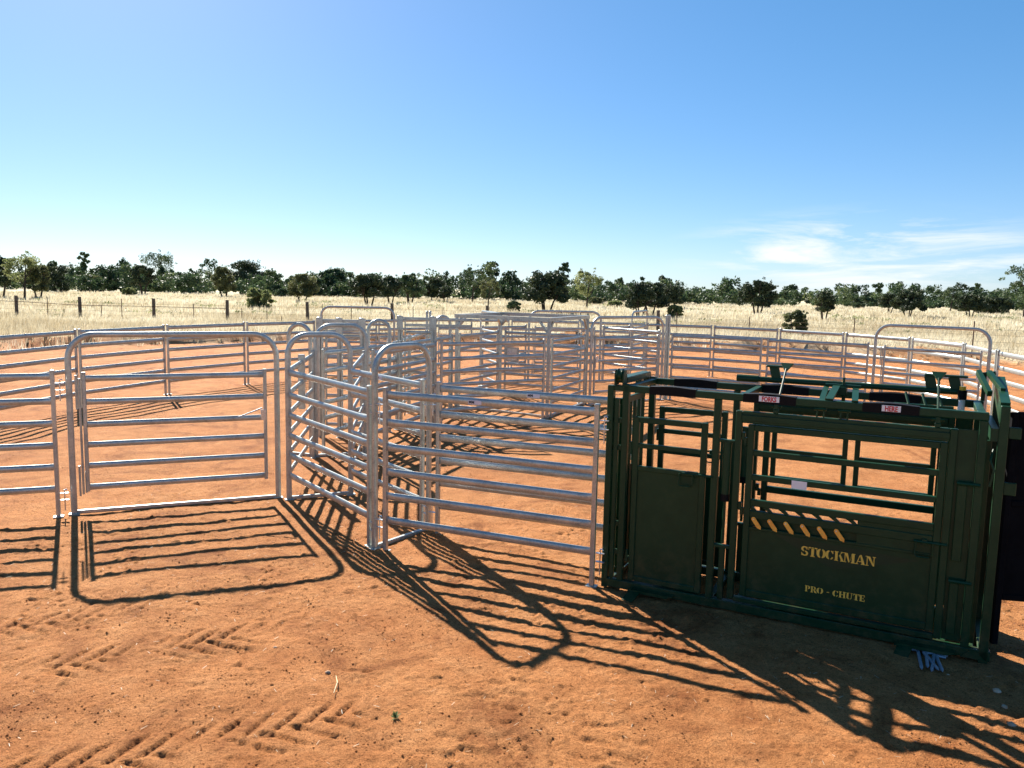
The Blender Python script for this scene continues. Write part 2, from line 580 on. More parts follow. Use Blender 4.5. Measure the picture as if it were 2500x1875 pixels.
def ground_height(X, Y, fine):
    h = 0.030 * (vnoise(X, Y, 0.9, 0) - .5) + 0.022 * (vnoise(X, Y, 2.3, 1) - .5)
    rough = .45 + .9 * vnoise(X, Y, .8, 5)
    h += fine * rough * (0.007 * (vnoise(X, Y, 6.5, 2) - .5) + 0.010 * (vnoise(X, Y, 15., 6) - .5) + 0.010 * (vnoise(X, Y, 30., 7) - .5))
    clod = np.clip(vnoise(X, Y, 21., 8) - .72, 0, 1) * np.clip(vnoise(X, Y, 3.1, 9) - .35, 0, 1)
    pit = np.clip(vnoise(X, Y, 17., 10) - .74, 0, 1) * np.clip(vnoise(X, Y, 2.2, 11) - .4, 0, 1)
    h += fine * (0.16 * clod - 0.17 * pit)
    d = pad_edge(X, Y)
    h += 0.58 * sstep(.1, .85, d) * np.exp(-np.clip(d - .85, 0, 40) / 1.6) * (.30 + 1.0 * vnoise(X, Y, .33, 6))
    h += 0.10 * sstep(0, 4, d)
    return h


xs = axis(-5.2, 5.3, 0.019, 1.045, 1.045, -2600, 2600)
ys = axis(3.7, 8.6, 0.0155, 1.12, 1.0105, -300, 47)
tail, s_ = [], 0.45
y_ = ys[-1]
while y_ < 3200:
    y_ += s_
    s_ *= 1.07
    tail.append(y_)
ys = np.concatenate([ys, tail])
GX, GY = np.meshgrid(xs, ys)
fineA = sstep(9, 5.6, np.abs(GX)) * (sstep(17, 9, GY) * sstep(2.5, 3.5, GY))
GZ = ground_height(GX, GY, fineA)
dense = (np.abs(GX) < 5.6) & (GY > 3.5) & (GY < 9)
X_, Y_ = GX[dense], GY[dense]
dz = strip(X_, Y_, (-3.6, 3.9), (-0.85, 5.12), .56, .20, -.9, -.021, 1)
dz += strip(X_, Y_, (-4.3, 5.15), (-1.75, 6.42), .54, .19, -.9, -.024, 4)
dz += strip(X_, Y_, (-4.9, 5.9), (-2.6, 7.0), .44, .19, -.7, -.016, 9)
dz += strip(X_, Y_, (-.42, 4.3), (.10, 5.75), .44, .19, 0.12, -.017, 2)
dz += strip(X_, Y_, (.50, 4.3), (1.05, 5.75), .46, .19, 0.12, -.017, 5)
dz += strip(X_, Y_, (.22, 4.5), (.85, 5.75), .10, 3.0, 0.0, .03, 7)
GZ[dense] += dz
nx, ny = len(xs), len(ys)
co = np.stack([GX.ravel(), GY.ravel(), GZ.ravel()], 1)
I, J = np.meshgrid(np.arange(nx - 1), np.arange(ny - 1))
b0 = (J * nx + I).ravel()
quads = np.stack([b0, b0 + 1, b0 + 1 + nx, b0 + nx], 1).ravel()
paddock = sstep(-.3, 2.2, pad_edge(GX, GY) + 1.5 * (vnoise(GX, GY, 1.1, 2) - .5)).ravel()
gme = np_mesh('ground', co, quads, 4, 'ground', paddock, 'paddock', True, 'POINT')
ground = obj('ground', gme)
ground['kind'] = 'structure'


def gz(x, y):
    """height of the ground at one place (coarse relief only)"""
    a, b_ = np.array([float(x)]), np.array([float(y)])
    return float(ground_height(a, b_, np.zeros(1))[0])


# ------------------------------------------------------------------ yard panels, bows and gates
RAIL_Z = [1.72, 1.42, 1.15, 0.88, 0.615, 0.345]


def oval_ring(x, hy, hz, n=14):
    return [(x, hy * math.cos(2 * math.pi * i / n), hz * math.sin(2 * math.pi * i / n)) for i in range(n)]


def rail_mesh(hy=.022, hz=.040, n=14):
    vs = []
    for x, a, b_ in ((0, .30, 1.05), (.018, .55, 1.03), (.045, 1, 1), (.955, 1, 1), (.982, .55, 1.03), (1, .30, 1.05)):
        vs += oval_ring(x, hy * a, hz * b_, n)
    F = []
    for i in range(5):
        for j in range(n):
            a, c = i * n + j, i * n + (j + 1) % n
            F.append((a, a + n, c + n, c))
    m = MB().add(vs, F)
    return m.mesh('rail', 'galv', True)


def post_mesh(h, s=.025, foot=True):
    m = MB()
    rings = [(-.05, 1), (h - .03, 1), (h - .028, 1.14), (h - .012, 1.14), (h - .003, .85), (h, .3)]
    n = 12
    vs = []
    for z, k in rings:
        for i in range(n):
            a = 2 * math.pi * (i + .5) / n
            c, d = math.cos(a), math.sin(a)
            e = (abs(c) ** 5 + abs(d) ** 5) ** (-1 / 5)
            vs.append((c * e * s * k, d * e * s * k, z))
    F = []
    for i in range(len(rings) - 1):
        for j in range(n):
            a, c = i * n + j, i * n + (j + 1) % n
            F.append((a, c, c + n, a + n))
    F.append(tuple(range((len(rings) - 1) * n, len(rings) * n)))
    m.add(vs, F)
    if foot:
        m.box(-.055, .055, -.04, .04, -.02, .008, .002)
    return m.mesh('post', 'galv', True)


ME_RAIL = rail_mesh()
ME_POST = post_mesh(1.80)
ME_POST_TALL = post_mesh(2.28, .032)
ME_STILE = post_mesh(1.47, .021, False)


def pin_mesh():
    m = MB()
    for z in (0, .085):
        m.box(-.045, .045, -.018, .018, z, z + .008, .002)
    m.tube([(0, 0, .13), (0, 0, -.13)], .007, 8)
    m.tube([(0, 0, .13), (.02, .0, .135), (.03, .0, .12)], .006, 6)
    return m.mesh('joining_pin', 'zinc', True)


ME_PIN = pin_mesh()


def place(a, b_):
    L = math.hypot(b_[0] - a[0], b_[1] - a[1])
    return L, math.atan2(b_[1] - a[1], b_[0] - a[0])


def add_rails(parent, x0, x1, zs=RAIL_Z, y=0.0, k=1.0):
    for z in zs:
        obj('rail', ME_RAIL, parent, (x0, y, z), None, (x1 - x0, 1, k))


def panel(a, b_, label, group=None, posts=(1, 1), pins=(), k=1.0):
    L, rz = place(a, b_)
    t = thing('yard_panel', label, 'yard panel', (a[0], a[1], 0), rz, group)
    if posts[0]:
        obj('post', ME_POST, t, (.025, 0, 0))
    if posts[1]:
        obj('post', ME_POST, t, (L - .025, 0, 0))
    add_rails(t, .045 if posts[0] else .0, L - (.045 if posts[1] else .0), RAIL_Z, 0.0, k)
    for px, z in pins:
        obj('joining_pin', ME_PIN, t, ((-.05 if px == 0 else L + .05), 0, z))
    return t


def sweep_oval(path, hw, hd, n=12):
    """oval tube along a path in the local x,z plane"""
    vs = []
    for i, p in enumerate(path):
        q0, q1 = path[max(i - 1, 0)], path[min(i + 1, len(path) - 1)]
        tx, tz = q1[0] - q0[0], q1[1] - q0[1]
        l = math.hypot(tx, tz)
        nx_, nz_ = -tz / l, tx / l
        for j in range(n):
            a = 2 * math.pi * j / n
            c, s = math.cos(a), math.sin(a)
            e = (abs(c) ** 3 + abs(s) ** 3) ** (-1 / 3)
            vs.append((p[0] + nx_ * hw * c * e, hd * s * e, p[1] + nz_ * hw * c * e))
    F = []
    for i in range(len(path) - 1):
        for j in range(n):
            a, c = i * n + j, i * n + (j + 1) % n
            F.append((a, c, c + n, a + n))
    return MB().add(vs, F)


def bow(a, b_, label, name='race_bow', cat='race bow', group=None, h=2.25, r=.27, sill=True, leaf=None, hw=.036):
    L, rz = place(a, b_)
    t = thing(name, label, cat, (a[0], a[1], 0), rz, group)
    zt = h - hw
    r = min(r, L / 2 - .001)
    path = [(0, -.05), (0, .5), (0, 1.2), (0, zt - r - .1)]
    path += [(r - r * math.cos(q), zt - r + r * math.sin(q)) for q in np.linspace(0, math.pi / 2, 9)]
    path += [(L - r + r * math.sin(q), zt - r + r * math.cos(q)) for q in np.linspace(0, math.pi / 2, 9)][(1 if L - 2 * r < .01 else 0):]
    path += [(L, zt - r - .1), (L, 1.2), (L, .5), (L, -.05)]
    sweep_oval(path, hw, .023).build('hoop', 'galv', t, True)
    if sill:
        MB().box(.03, L - .03, -.025, .025, .0, .045, .008).build('sill', 'galv', t)
    for x in (0, L):
        MB().box(x - .06, x + .06, -.045, .045, -.02, .010, .002).build('foot_plate', 'galv', t)
    if leaf:
        gate_leaf(t, leaf[0], leaf[1], leaf[2] if len(leaf) > 2 else 1)
    return t


def gate_leaf(t, x0, x1, hinge=1, y=0.0):
    """gate hung in its bow: two stiles with six rails, hinges and latch; hinge=1 left, -1 right"""
    zs = [1.68, 1.39, 1.11, .857, .596, .325]
    g = bpy.data.objects.new('gate', None)
    COL.objects.link(g)
    g.empty_display_size = .1
    g.parent = t
    for x in (x0 + .02, x1 - .02):
        m = MB()
        m.box(x - .022, x + .022, y - .022, y + .022, .27, 1.737, .008)
        m.box(x - .025, x + .025, y - .025, y + .025, 1.735, 1.755, .006)
        m.build('stile', 'galv', g)
    for z in zs:
        obj('rail', ME_RAIL, g, (x0 + .04, y, z), None, (x1 - x0 - .08, .92, .92))
    xh = x0 - .03 if hinge > 0 else x1 + .03
    for z0, z1 in ((1.30, 1.72), (.22, .60)):
        hm = MB()
        for k in range(3):
            hm.tube([(xh - .035 + .035 * k, y, z0 + .02 * k), (xh - .035 + .035 * k, y, z1 - .04 * k)], .013, 8)
        hm.build('hinge', 'galv', g, True)
    MB().tube([(xh, y, .25), (xh, y, 1.66)], .014, 8).build('hinge_rod', 'galv', g, True)
    xl = x1 - .06 if hinge > 0 else x0 + .06
    lm = MB()
    lm.box(xl - .02, xl + .05, y - .035, y - .022, 1.08, 1.22, .003)
    lm.tube([(xl - .30 * hinge, y - .03, 1.13), (xl, y - .03, 1.24)], .008, 6)
    lm.tube([(xl + .03 * hinge, y - .04, 1.18), (xl + .03 * hinge, y - .04, .95)], .007, 6)
    lm.build('latch', 'zinc', g, True)
    return g


def lettering_mesh(text, size, mat, bold=0.0, align='LEFT'):
    cu = bpy.data.curves.new('lettering', 'FONT')
    cu.body = text
    cu.size = size
    cu.offset = bold
    cu.align_x = align
    cu.resolution_u = 3
    o = bpy.data.objects.new('lettering_tmp', cu)
    COL.objects.link(o)
    dg = bpy.context.evaluated_depsgraph_get()
    me = bpy.data.meshes.new_from_object(o.evaluated_get(dg))
    bpy.data.objects.remove(o)
    bpy.data.curves.remove(cu)
    me.materials.clear()
    me.materials.append(MAT[mat])
    for v in me.vertices:                      # stand it up: x stays, y becomes z
        x, y, _ = v.co
        v.co = (x, 0, y)
    me.update()
    return me


def maker_sticker(t, x, z, ym):
    """maker's sticker on a rail face: silver plate with MM"""
    s = MB().box(x, x + .15, ym - .0015, ym, z - .022, z + .022, .0004).build('sticker', 'grey_sticker', t)
    obj('lettering', lettering_mesh('MM', .040, 'black_print', .0012), s, (x + .008, ym - .0028, z - .012))


# --- the near yard line and the race
panel((-7.78, 8.62), (-5.47, 9.48), 'galvanised six-rail panel cut by the left edge of the photo', None, pins=((1, 1.55), (1, .2)))
bow((-5.37, 9.60), (-3.13, 10.55), 'wide arched gate frame with a closed six-rail gate in the left foreground',
    'arched_gate', 'gate', h=2.25, r=.30, leaf=(.14, 2.30, 1))
G_RACE = 'arched bows along the curved cattle race'
bow((-2.96, 10.47), (-2.20, 10.80), 'low arched race bow at the left bend of the race, beside the wide arched gate', group=G_RACE)
bow((-1.47, 8.51), (-0.96, 9.22), 'nearest arched race bow, at the front corner of the race', group=G_RACE)
bow((-3.27, 13.20), (-2.48, 13.50), 'race bow standing behind the one at the left bend', group=G_RACE)
bow((-3.76, 13.38), (-3.36, 13.24), 'narrow round-topped access bow left of the second race bow', 'access_bow', 'access bow',
    'narrow round-topped access bows', r=.30, hw=.035)
t = panel((-2.93, 10.42), (-1.53, 8.57), 'sloping outer race panel with sunlit rails in front of the left race bow', 'panels lining the race', posts=(0, 1), pins=((1, 1.5), (1, .2)))
t = panel((-2.18, 10.74), (-1.03, 9.27), 'inner race panel with sunlit rails ending at the nearest race bow', 'panels lining the race', posts=(0, 1), pins=((1, 1.5), (1, .2)))
maker_sticker(t, .75, 1.715, -.022)
t = panel((-1.37, 8.46), (0.84, 7.51), 'front panel with a maker sticker on its top rail, left of the green crush', 'panels lining the race', pins=((0, 1.52), (0, .25), (1, 1.55), (1, .25)))
maker_sticker(t, 1.02, 1.715, -.022)
t = panel((-0.86, 9.09), (1.36, 8.17), 'second panel parallel behind the front one, running to the far side of the crush', 'panels lining the race', pins=((0, 1.52), (0, .25)))
maker_sticker(t, 1.12, 1.715, -.022)
t = panel((-2.98, 10.52), (-3.30, 13.14), 'outer race panel running back from the left bend, a short post riding on it', 'panels lining the race', posts=(0, 1))
m = MB().box(1.30, 1.37, -.05, .05, 1.02, 1.84, .01)
m.build('slide_bracket', 'galv', t)
panel((-2.20, 10.86), (-2.50, 13.38), 'inner race panel running back between the two left race bows', 'panels lining the race', posts=(0, 1))
panel((-3.22, 13.46), (-2.31, 15.98), 'long race-side panel behind the second race bow', 'panels lining the race')
panel((-2.28, 16.06), (-1.42, 18.78), 'race-side panel between the middle slide gate and the roofed drafting frame', 'panels lining the race')
panel((-2.40, 13.62), (-1.56, 16.22), 'inner race panel seen through the nearest race bow', 'panels lining the race')
panel((-1.48, 16.35), (0.72, 17.68), 'panel leading from the race to the front post of the roofed drafting frame', 'panels lining the race')
panel((-2.46, 15.72), (-2.36, 18.10), 'panel running straight back from the middle access bow', 'panels lining the race')
panel((-2.35, 18.18), (-2.22, 20.50), 'panel ending at the lone tall double post behind the middle slide gate', 'panels lining the race')
bow((-2.80, 15.45), (-2.41, 15.60), 'narrow round-topped access bow between the two slide gates', 'access_bow', 'access bow',
    'narrow round-topped access bows', r=.30, hw=.035)
bow((-1.80, 18.42), (-1.47, 18.70), 'narrow round-topped access bow beside the roofed drafting frame', 'access_bow', 'access bow',
    'narrow round-topped access bows', r=.30, hw=.035)


def slide_gate(a, b_, posts, reach, label):
    L, rz = place(a, b_)
    t = thing('slide_gate', label, 'slide gate', (a[0], a[1], 0), rz, 'slide gates across the race')
    for x in posts:
        obj('post', ME_POST_TALL, t, (x, 0, 0))
        MB().box(x + .040, x + .075, -.03, .03, .0, 2.02, .006).build('door_guide', 'galv', t)
        MB().box(x - .045, x + .09, -.045, -.034, 1.98, 2.27, .004).build('roller_bracket', 'galv', t)
    m = MB().box(posts[0] + .02, reach, -.028, .028, 2.185, 2.245, .01)
    m.build('track', 'galv', t)
    g = MB()
    g.box(posts[0] + .10, reach - .03, .036, .066, 2.05, 2.11, .008)
    for x in (posts[0] + .10, reach - .06):
        g.box(x, x + .03, .036, .066, 1.90 if x > posts[-1] else .15, 2.18, .006)
    door = g.build('door', 'galv', t)
    for z in (1.93, 1.64, 1.36, 1.08, .8, .52, .25):
        obj('rail', ME_RAIL, door, (posts[0] + .12, .05, z), None, (posts[-1] - posts[0] - .16, .8, .8))
    return t


slide_gate((-3.72, 15.0), (-2.80, 14.9), (.08, .46, .90), .93, 'slide gate frame with tall twin posts behind the second race bow')
slide_gate((-2.42, 16.78), (-0.80, 16.62), (.03, .74), 1.60, 'slide gate with its track reaching right, behind the nearest race bow')

# --- the roofed drafting frame
KA, KB, KC, KD = (-1.35, 19.20), (0.80, 17.80), (1.88, 20.30), (-0.33, 21.55)
kt = thing('drafting_frame', 'tall square drafting frame with a roof ring and corner braces at the yard centre', 'drafting frame', (KA[0], KA[1], 0), 0)


def kl(p, z):
    return Vector((p[0] - KA[0], p[1] - KA[1], z))


K = [KA, KB, KC, KD]
for p in K:
    m = MB().box(p[0] - KA[0] - .04, p[0] - KA[0] + .04, p[1] - KA[1] - .04, p[1] - KA[1] + .04, -.05, 2.17, .008)
    m.build('post', 'galv', kt)
for i in range(4):
    p, q = K[i], K[(i + 1) % 4]
    d = (kl(q, 0) - kl(p, 0)).normalized()
    ov = d * (.045 if i % 2 == 0 else -.05)
    MB().bar(kl(p, 2.215) - ov, kl(q, 2.215) + ov, .085, .085 - .003 * (i % 2)).build('roof_beam', 'galv', kt)
    for s, e in ((p, d), (q, -d)):
        MB().bar(kl(s, 1.92) + e * .03, kl(s, 2.19) + e * .26, .05, .045).build('corner_brace', 'galv', kt)
    if i in (0, 1):
        MB().bar(kl(p, .03) + d * .05, kl(q, .03) - d * .05, .06, .05).build('sill', 'galv', kt)
G_CTR = 'panels round the drafting frame'
panel((0.88, 17.92), (1.84, 20.16), 'slanting panel on the right side of the roofed drafting frame', G_CTR)
t = panel((-0.22, 21.46), (1.76, 20.36), 'panel across the back of the drafting frame with a grey plate', G_CTR)
pm = MB().box(.06, .46, -.035, -.025, .95, 1.34, .004).build('plate_frame', 'galv', t)
MB().box(.11, .40, -.041, -.036, .995, 1.295, .002).build('plate', 'zinc', pm)
panel((-1.30, 19.30), (-0.38, 21.42), 'panel on the far left side of the roofed drafting frame', G_CTR)
G_BOW = 'wide arched gates inside the yards'
bow((-0.38, 21.62), (-0.96, 23.66), 'arched gate seen edge-on behind the drafting frame, its rails sunlit', 'arched_gate', 'gate', G_BOW, r=.26, leaf=(.14, 1.98, 1))
panel((-0.92, 23.75), (0.42, 25.02), 'short panel between the edge-on arched gate and the far centre gate', G_CTR)
bow((0.50, 25.08), (2.78, 25.38), 'far centre arched gate framed against the large dark tree', 'arched_gate', 'gate', G_BOW, r=.30, leaf=(.18, 2.12, 1))
panel((2.86, 25.22), (4.26, 23.12), 'panel slanting forward from the far centre gate to the tall post', G_CTR)
panel((2.86, 25.42), (3.84, 26.22), 'short panel behind the right arched gate', G_CTR)
bow((3.90, 26.30), (4.75, 28.45), 'small-looking arched gate far back beside two leaning trunks', 'arched_gate', 'gate', G_BOW, r=.24, leaf=(.14, 2.15, 1))
bow((1.97, 20.02), (4.00, 21.30), 'arched gate right of the drafting frame, closed with six rails', 'arched_gate', 'gate', G_BOW, r=.30, leaf=(.10, 2.24, -1))
tp = thing('tall_post', 'tall double post at the right end of the arched gate beside the drafting frame', 'post', (4.14, 21.42, 0), R(32), 'tall double posts')
obj('post', ME_POST_TALL, tp, (-.04, 0, 0)); obj('post', ME_POST_TALL, tp, (.04, 0, 0))
tp = thing('tall_post', 'tall double post standing alone behind the middle slide gate', 'post', (-2.18, 20.6, 0), R(10), 'tall double posts')
obj('post', ME_POST_TALL, tp, (-.04, 0, 0)); obj('post', ME_POST_TALL, tp, (.04, 0, 0))
panel((4.25, 21.40), (6.30, 20.16), 'dividing panel just right of the tall double post', 'dividing panels across the right yard')
panel((6.40, 20.10), (8.42, 18.85), 'dividing panel left of the right-hand arched gate', 'dividing panels across the right yard')
bow((8.52, 18.77), (10.22, 17.10), 'large arched gate at the right side of the yards above the green crush', 'arched_gate', 'gate', G_BOW, r=.32, leaf=(.20, 2.25, 1))
bow((-6.10, 25.42), (-3.75, 25.22), 'far left arched gate in front of the dry paddock', 'arched_gate', 'gate', G_BOW, r=.30, leaf=(.16, 2.2, 1))

# --- the outer ring of the yards
ring = [(-7.80, 8.55), (-9.15, 10.2), (-9.90, 12.6), (-10.10, 15.2), (-9.75, 17.85), (-8.90, 20.45), (-7.65, 22.85), (-6.20, 25.10),
        (-4.62, 27.25), (-2.75, 28.95), (-0.10, 29.55), (2.45, 29.25), (4.75, 28.60), (6.90, 27.60), (8.65, 26.00), (9.95, 23.95),
        (10.85, 21.75), (10.98, 19.40), (10.36, 17.05), (9.85, 14.70), (9.05, 12.45), (7.95, 10.40)]
ORD = ['first', 'second', 'third', 'fourth', 'fifth', 'sixth', 'seventh', 'eighth', 'ninth', 'tenth', 'eleventh', 'twelfth',
       'thirteenth', 'fourteenth', 'fifteenth', 'sixteenth', 'seventeenth', 'eighteenth', 'nineteenth', 'twentieth', 'twenty-first']
first_vis = 3
RING_L = {
    3: 'outer ring panel cut by the left edge of the photo, level with the dry grass',
    4: 'outer ring panel behind the upper left corner of the wide arched gate',
    5: 'outer ring panel behind the middle of the wide arched gate',
    6: 'outer ring panel behind the right end of the wide arched gate',
    7: 'outer ring panel behind the far left arched gate, its left half',
    8: 'outer ring panel behind the far left arched gate, its right half',
    9: 'outer ring panel at the back, left of the lone tall double post',
    10: 'outer ring panel at the back, behind the roofed drafting frame',
    11: 'outer ring panel at the back, behind the far centre arched gate',
    12: 'outer ring panel far back, just right of the tall double post',
    13: 'outer ring panel far back, below the round bush in the paddock',
    14: 'outer ring panel below the leafy green bush in the paddock',
    15: 'outer ring panel just left of the right-hand arched gate',
    16: 'outer ring panel seen through the left half of the right-hand arched gate',
    17: 'outer ring panel with white sunlit rails through the right-hand arched gate',
    18: 'outer ring panel with sunlit rails cut by the right edge of the photo',
}
for i in range(len(ring) - 1):
    a, b_ = Vector(ring[i]), Vector(ring[i + 1])
    d = (b_ - a).normalized() * .035
    lab = RING_L.get(i)
    if lab is None:                            # wholly outside the photograph
        continue
    panel(a + d, b_ - d, lab, 'panels of the outer ring', k=1.2)

# ------------------------------------------------------------------ the green cattle crush
CR = thing('cattle_crush', 'dark green steel cattle crush with yellow lettering on its side gate', 'cattle crush', (0.949, 7.531, 0),
           math.atan2(-0.46164, 0.88707))
W = .80                                        # clear width between the two sides


def cpart(name, boxes, mat='green', parent=CR, b=.005):
    m = MB()
    for q in boxes:
        m.box(*q, b=b)
    return m.build(name, mat, parent)


S = .028                                        # half width of the square tube
for v in (0, W):                               # base rails and top rails
    cpart('base_rail', [(.0, 3.24, v - .035, v + .035, .015, .095)])
    tr = cpart('top_rail', [(.13, 3.09, v - .03, v + .03, 1.925, 1.988)])
    for k, (u0, u1) in enumerate(((.38, .81), (1.23, 1.67), (2.19, 2.61))):
        mm = MB()
        rr = []
        N = 9
        for i in range(N):                     # loose black wrap, slightly bulged
            f = i / (N - 1)
            e = .003 + .014 * math.sin(math.pi * f) ** 1.5
            rr.append((u0 + (u1 - u0) * f, e))
        vs, F = [], []
        for u, e in rr:
            for y, z in ((-.033, 1.921), (.033, 1.921), (.033, 1.992 + e), (-.033, 1.992 + e * .8)):
                vs.append((u, v + y, z))
        for i in range(N - 1):
            for j in range(4):
                a, c = i * 4 + j, i * 4 + (j + 1) % 4
                F.append((a, a + 4, c + 4, c))
        F += [(0, 1, 2, 3), tuple(range((N - 1) * 4, N * 4))[::-1]]
        mm.add(vs, F).build('rubber_wrap', 'rubber', tr, True)
    if v == 0:
        for u0, u1, txt in ((1.365, 1.535, 'FORKS'), (2.335, 2.475, 'HERE')):
            st = MB().box(u0, u1, -.0365, -.0345, 1.938, 1.988, .0004).build('sticker', 'white', tr)
            me = lettering_mesh(txt, .058, 'red', .0022, 'CENTER')
            obj('lettering', me, st, ((u0 + u1) / 2, -.0378, 1.9425), None, ((u1 - u0) / (.242 if txt == 'FORKS' else .198), 1, 1))
# posts of both sides
cpart('post', [(-.03, .03, -.035, .03, .0, 1.98)])
cpart('post', [(-.03, .03, W - .03, W + .035, .0, 1.98)])
for u, z1 in ((.15, 2.0), (1.01, 1.925), (3.06, 1.925)):
    for v in (0, W):
        cpart('post', [(u - .03, u + .03, v - .03, v + .03, .095, z1)])
# cross members
for u in (.17, 1.22, 3.04):
    cpart('cross_bar', [(u - .03, u + .03, .032, W - .032, 1.935, 1.985)])
for u in (.02, 1.0, 1.25, 2.9, 3.1):
    cpart('floor_bearer', [(u - .03, u + .03, .037, W - .037, .012, .07)])
# entry slide door in the left end
cpart('entry_header', [(-.028, .13, -.02, .045, 1.93, 1.978), (.02, .12, .105, W + .02, 1.992, 2.05), (.05, .11, W - .02, W + .02, 1.93, 1.99)])
ed = cpart('entry_door', [(.055, .095, .06, W - .06, 1.79, 1.85)])
cpart('door_sill', [(.055, .095, .06, W - .06, .13, .19)], 'green', ed)
for k in range(6):
    v = .07 + k * (W - .16) / 5
    cpart('door_bar', [(.06, .09, v, v + .035, .19, 1.79)], 'green', ed)
cpart('door_sheet', [(.07, .078, .10, W - .10, .2, 1.15)], 'green', ed, .002)
cpart('door_guide', [(.045, .085, -.028, .012, .10, 1.86)])
for z in (1.62, 1.36, .62, .34):
    cpart('guide_bracket', [(.03, .12, -.012, .02, z, z + .05)])
pu = MB()                                       # rope pulley on top of the entry
for u in (.028, .108):
    MB().prism([(-.015, 1.98), (.085, 1.98), (.085, 2.09), (.06, 2.125), (.01, 2.125), (-.015, 2.09)], 0, .012).build('pulley_cheek', 'green', CR).matrix_local = Matrix(((0, 1, 0, u), (1, 0, 0, 0), (0, 0, 1, 0), (0, 0, 0, 1)))
pu.tube([(.048, .035, 2.075), (.052, .035, 2.075), (.062, .035, 2.075), (.086, .035, 2.075), (.096, .035, 2.075), (.100, .035, 2.075)], [.056, .062, .050, .050, .062, .056], 22)
pu.build('pulley_wheel', 'green', CR, True)
# vet gates
for v, zs in ((0, (1.45,)), (W, (1.47, 1.26))):
    f = -1 if v == 0 else 1
    g = cpart('vet_gate', [(.235, .29, v - .022, v + .022, .11, 1.70), (.875, .93, v - .022, v + .022, .11, 1.70),
                           (.29, .875, v - .021, v + .021, 1.645, 1.699), (.29, .875, v - .021, v + .021, .111, .165)])
    cpart('bar', [(.288, .877, v - .018, v + .018, z - .045, z) for z in zs], 'green', g)
    zt = 1.235 if v == 0 else 1.04
    cpart('bar', [(.289, .876, v - .019, v + .019, zt - .045, zt)], 'green', g)
    cpart('sheet', [(.288, .877, v - .006, v + .002, .15, zt - .03)], 'green', g, .001)
    hm = MB()
    y = v + f * .045
    zz = 1.22 if v == 0 else 1.28
    hm.tube([(.70, y, zz), (.69, y, zz - .10), (.71, y, zz - .115), (.80, y, zz - .115), (.82, y, zz - .10), (.82, y, zz)], .007, 8)
    hm.tube([(.72, v + f * .03, zz), (1.0, v + f * .03, zz)], .011, 8)
    hm.box(.76, .86, min(v, v + f * .034), max(v, v + f * .034), zz - .02, zz + .022, .004)
    hm.build('slide_latch', 'green', g, True)
    for z in (.35, 1.4):
        MB().tube([(.215, v + f * .02, z - .06), (.215, v + f * .02, z + .06)], .013, 8).build('hinge', 'green', g, True)
# spring cylinders between the posts
for v in (0, W):
    sc = MB()
    sc.tube([(1.11, v, 1.55), (1.11, v, 1.02)], .038, 14)
    so = sc.build('spring_cylinder', 'green', CR, True)
    MB().tube([(1.11, v, 1.075), (1.11, v, 1.01)], .0405, 14).build('cylinder_boot', 'rubber', so, True)
    MB().tube([(1.11, v, 1.02), (1.11, v, .62)], .014, 10).build('rod', 'green', so, True)
    cpart('link_bar', [(1.085, 1.135, v - .02, v + .02, .10, .60)])
    for z0, z1 in ((.575, .605), (1.545, 1.57)):
        cpart('clevis', [(1.03, 1.18, v - .024, v + .024, z0, z1)])
# outer side-gate frame (swings out on its own): posts, header
for v in (0, W):
    sf = cpart('side_frame', [(1.175, 1.23, v - .027, v + .027, .12, 1.84), (2.835, 2.89, v - .027, v + .027, .12, 1.84),
                              (1.23, 2.835, v - .026, v + .026, 1.735, 1.84), (1.23, 2.835, v - .026, v + .026, .105, .150)])
    cpart('header_channel', [(1.23, 2.835, v - .045, v - .029, 1.762, 1.808)], 'green', sf, .002)
    for z in (1.58, .95):
        cpart('hinge', [(1.232, 1.262, v - .018, v + .018, z, z + .07), (1.25, 1.28, v - .016, v + .016, z - .045, z + .025)], 'green', sf, .004)
# near side gate with slots, sheet, tags and lettering
g = cpart('side_gate', [(1.285, 1.34, -.025, .025, .17, 1.735 - .008), (2.775, 2.83, -.025, .025, .17, 1.735 - .008),
                        (1.34, 2.775, -.024, .024, 1.672, 1.726), (1.34, 2.775, -.024, .024, .171, .235)])
for z0, z1 in ((1.45, 1.50), (1.232, 1.282), (1.0, 1.06), (.89, .96)):
    cpart('bar', [(1.338, 2.777, -.021, .021, z0, z1)], 'green', g)
cpart('sheet', [(1.338, 2.777, -.008, .002, .225, .785)], 'green', g, .001)
cpart('sheet_lip', [(1.338, 2.777, -.016, .016, .785, .812)], 'green', g, .004)
cpart('infill_plate', [(2.215, 2.777, -.012, .003, .812, .89)], 'green', g, .001)
cpart('slot_back', [(1.338, 2.215, .014, .019, .812, .89)], 'green', g, .001)
for k in range(7):                              # angled slot webs under the upper bar
    u = 1.36 + .137 * k
    MB().prism([(u, .96), (u + .035, .96), (u - .005, 1.0), (u - .06, 1.0)][::-1], -.01, .01).build('slot_web', 'green', g)
cpart('slot_web', [(2.215, 2.777, -.01, .01, .958, 1.002)], 'green', g, .001)
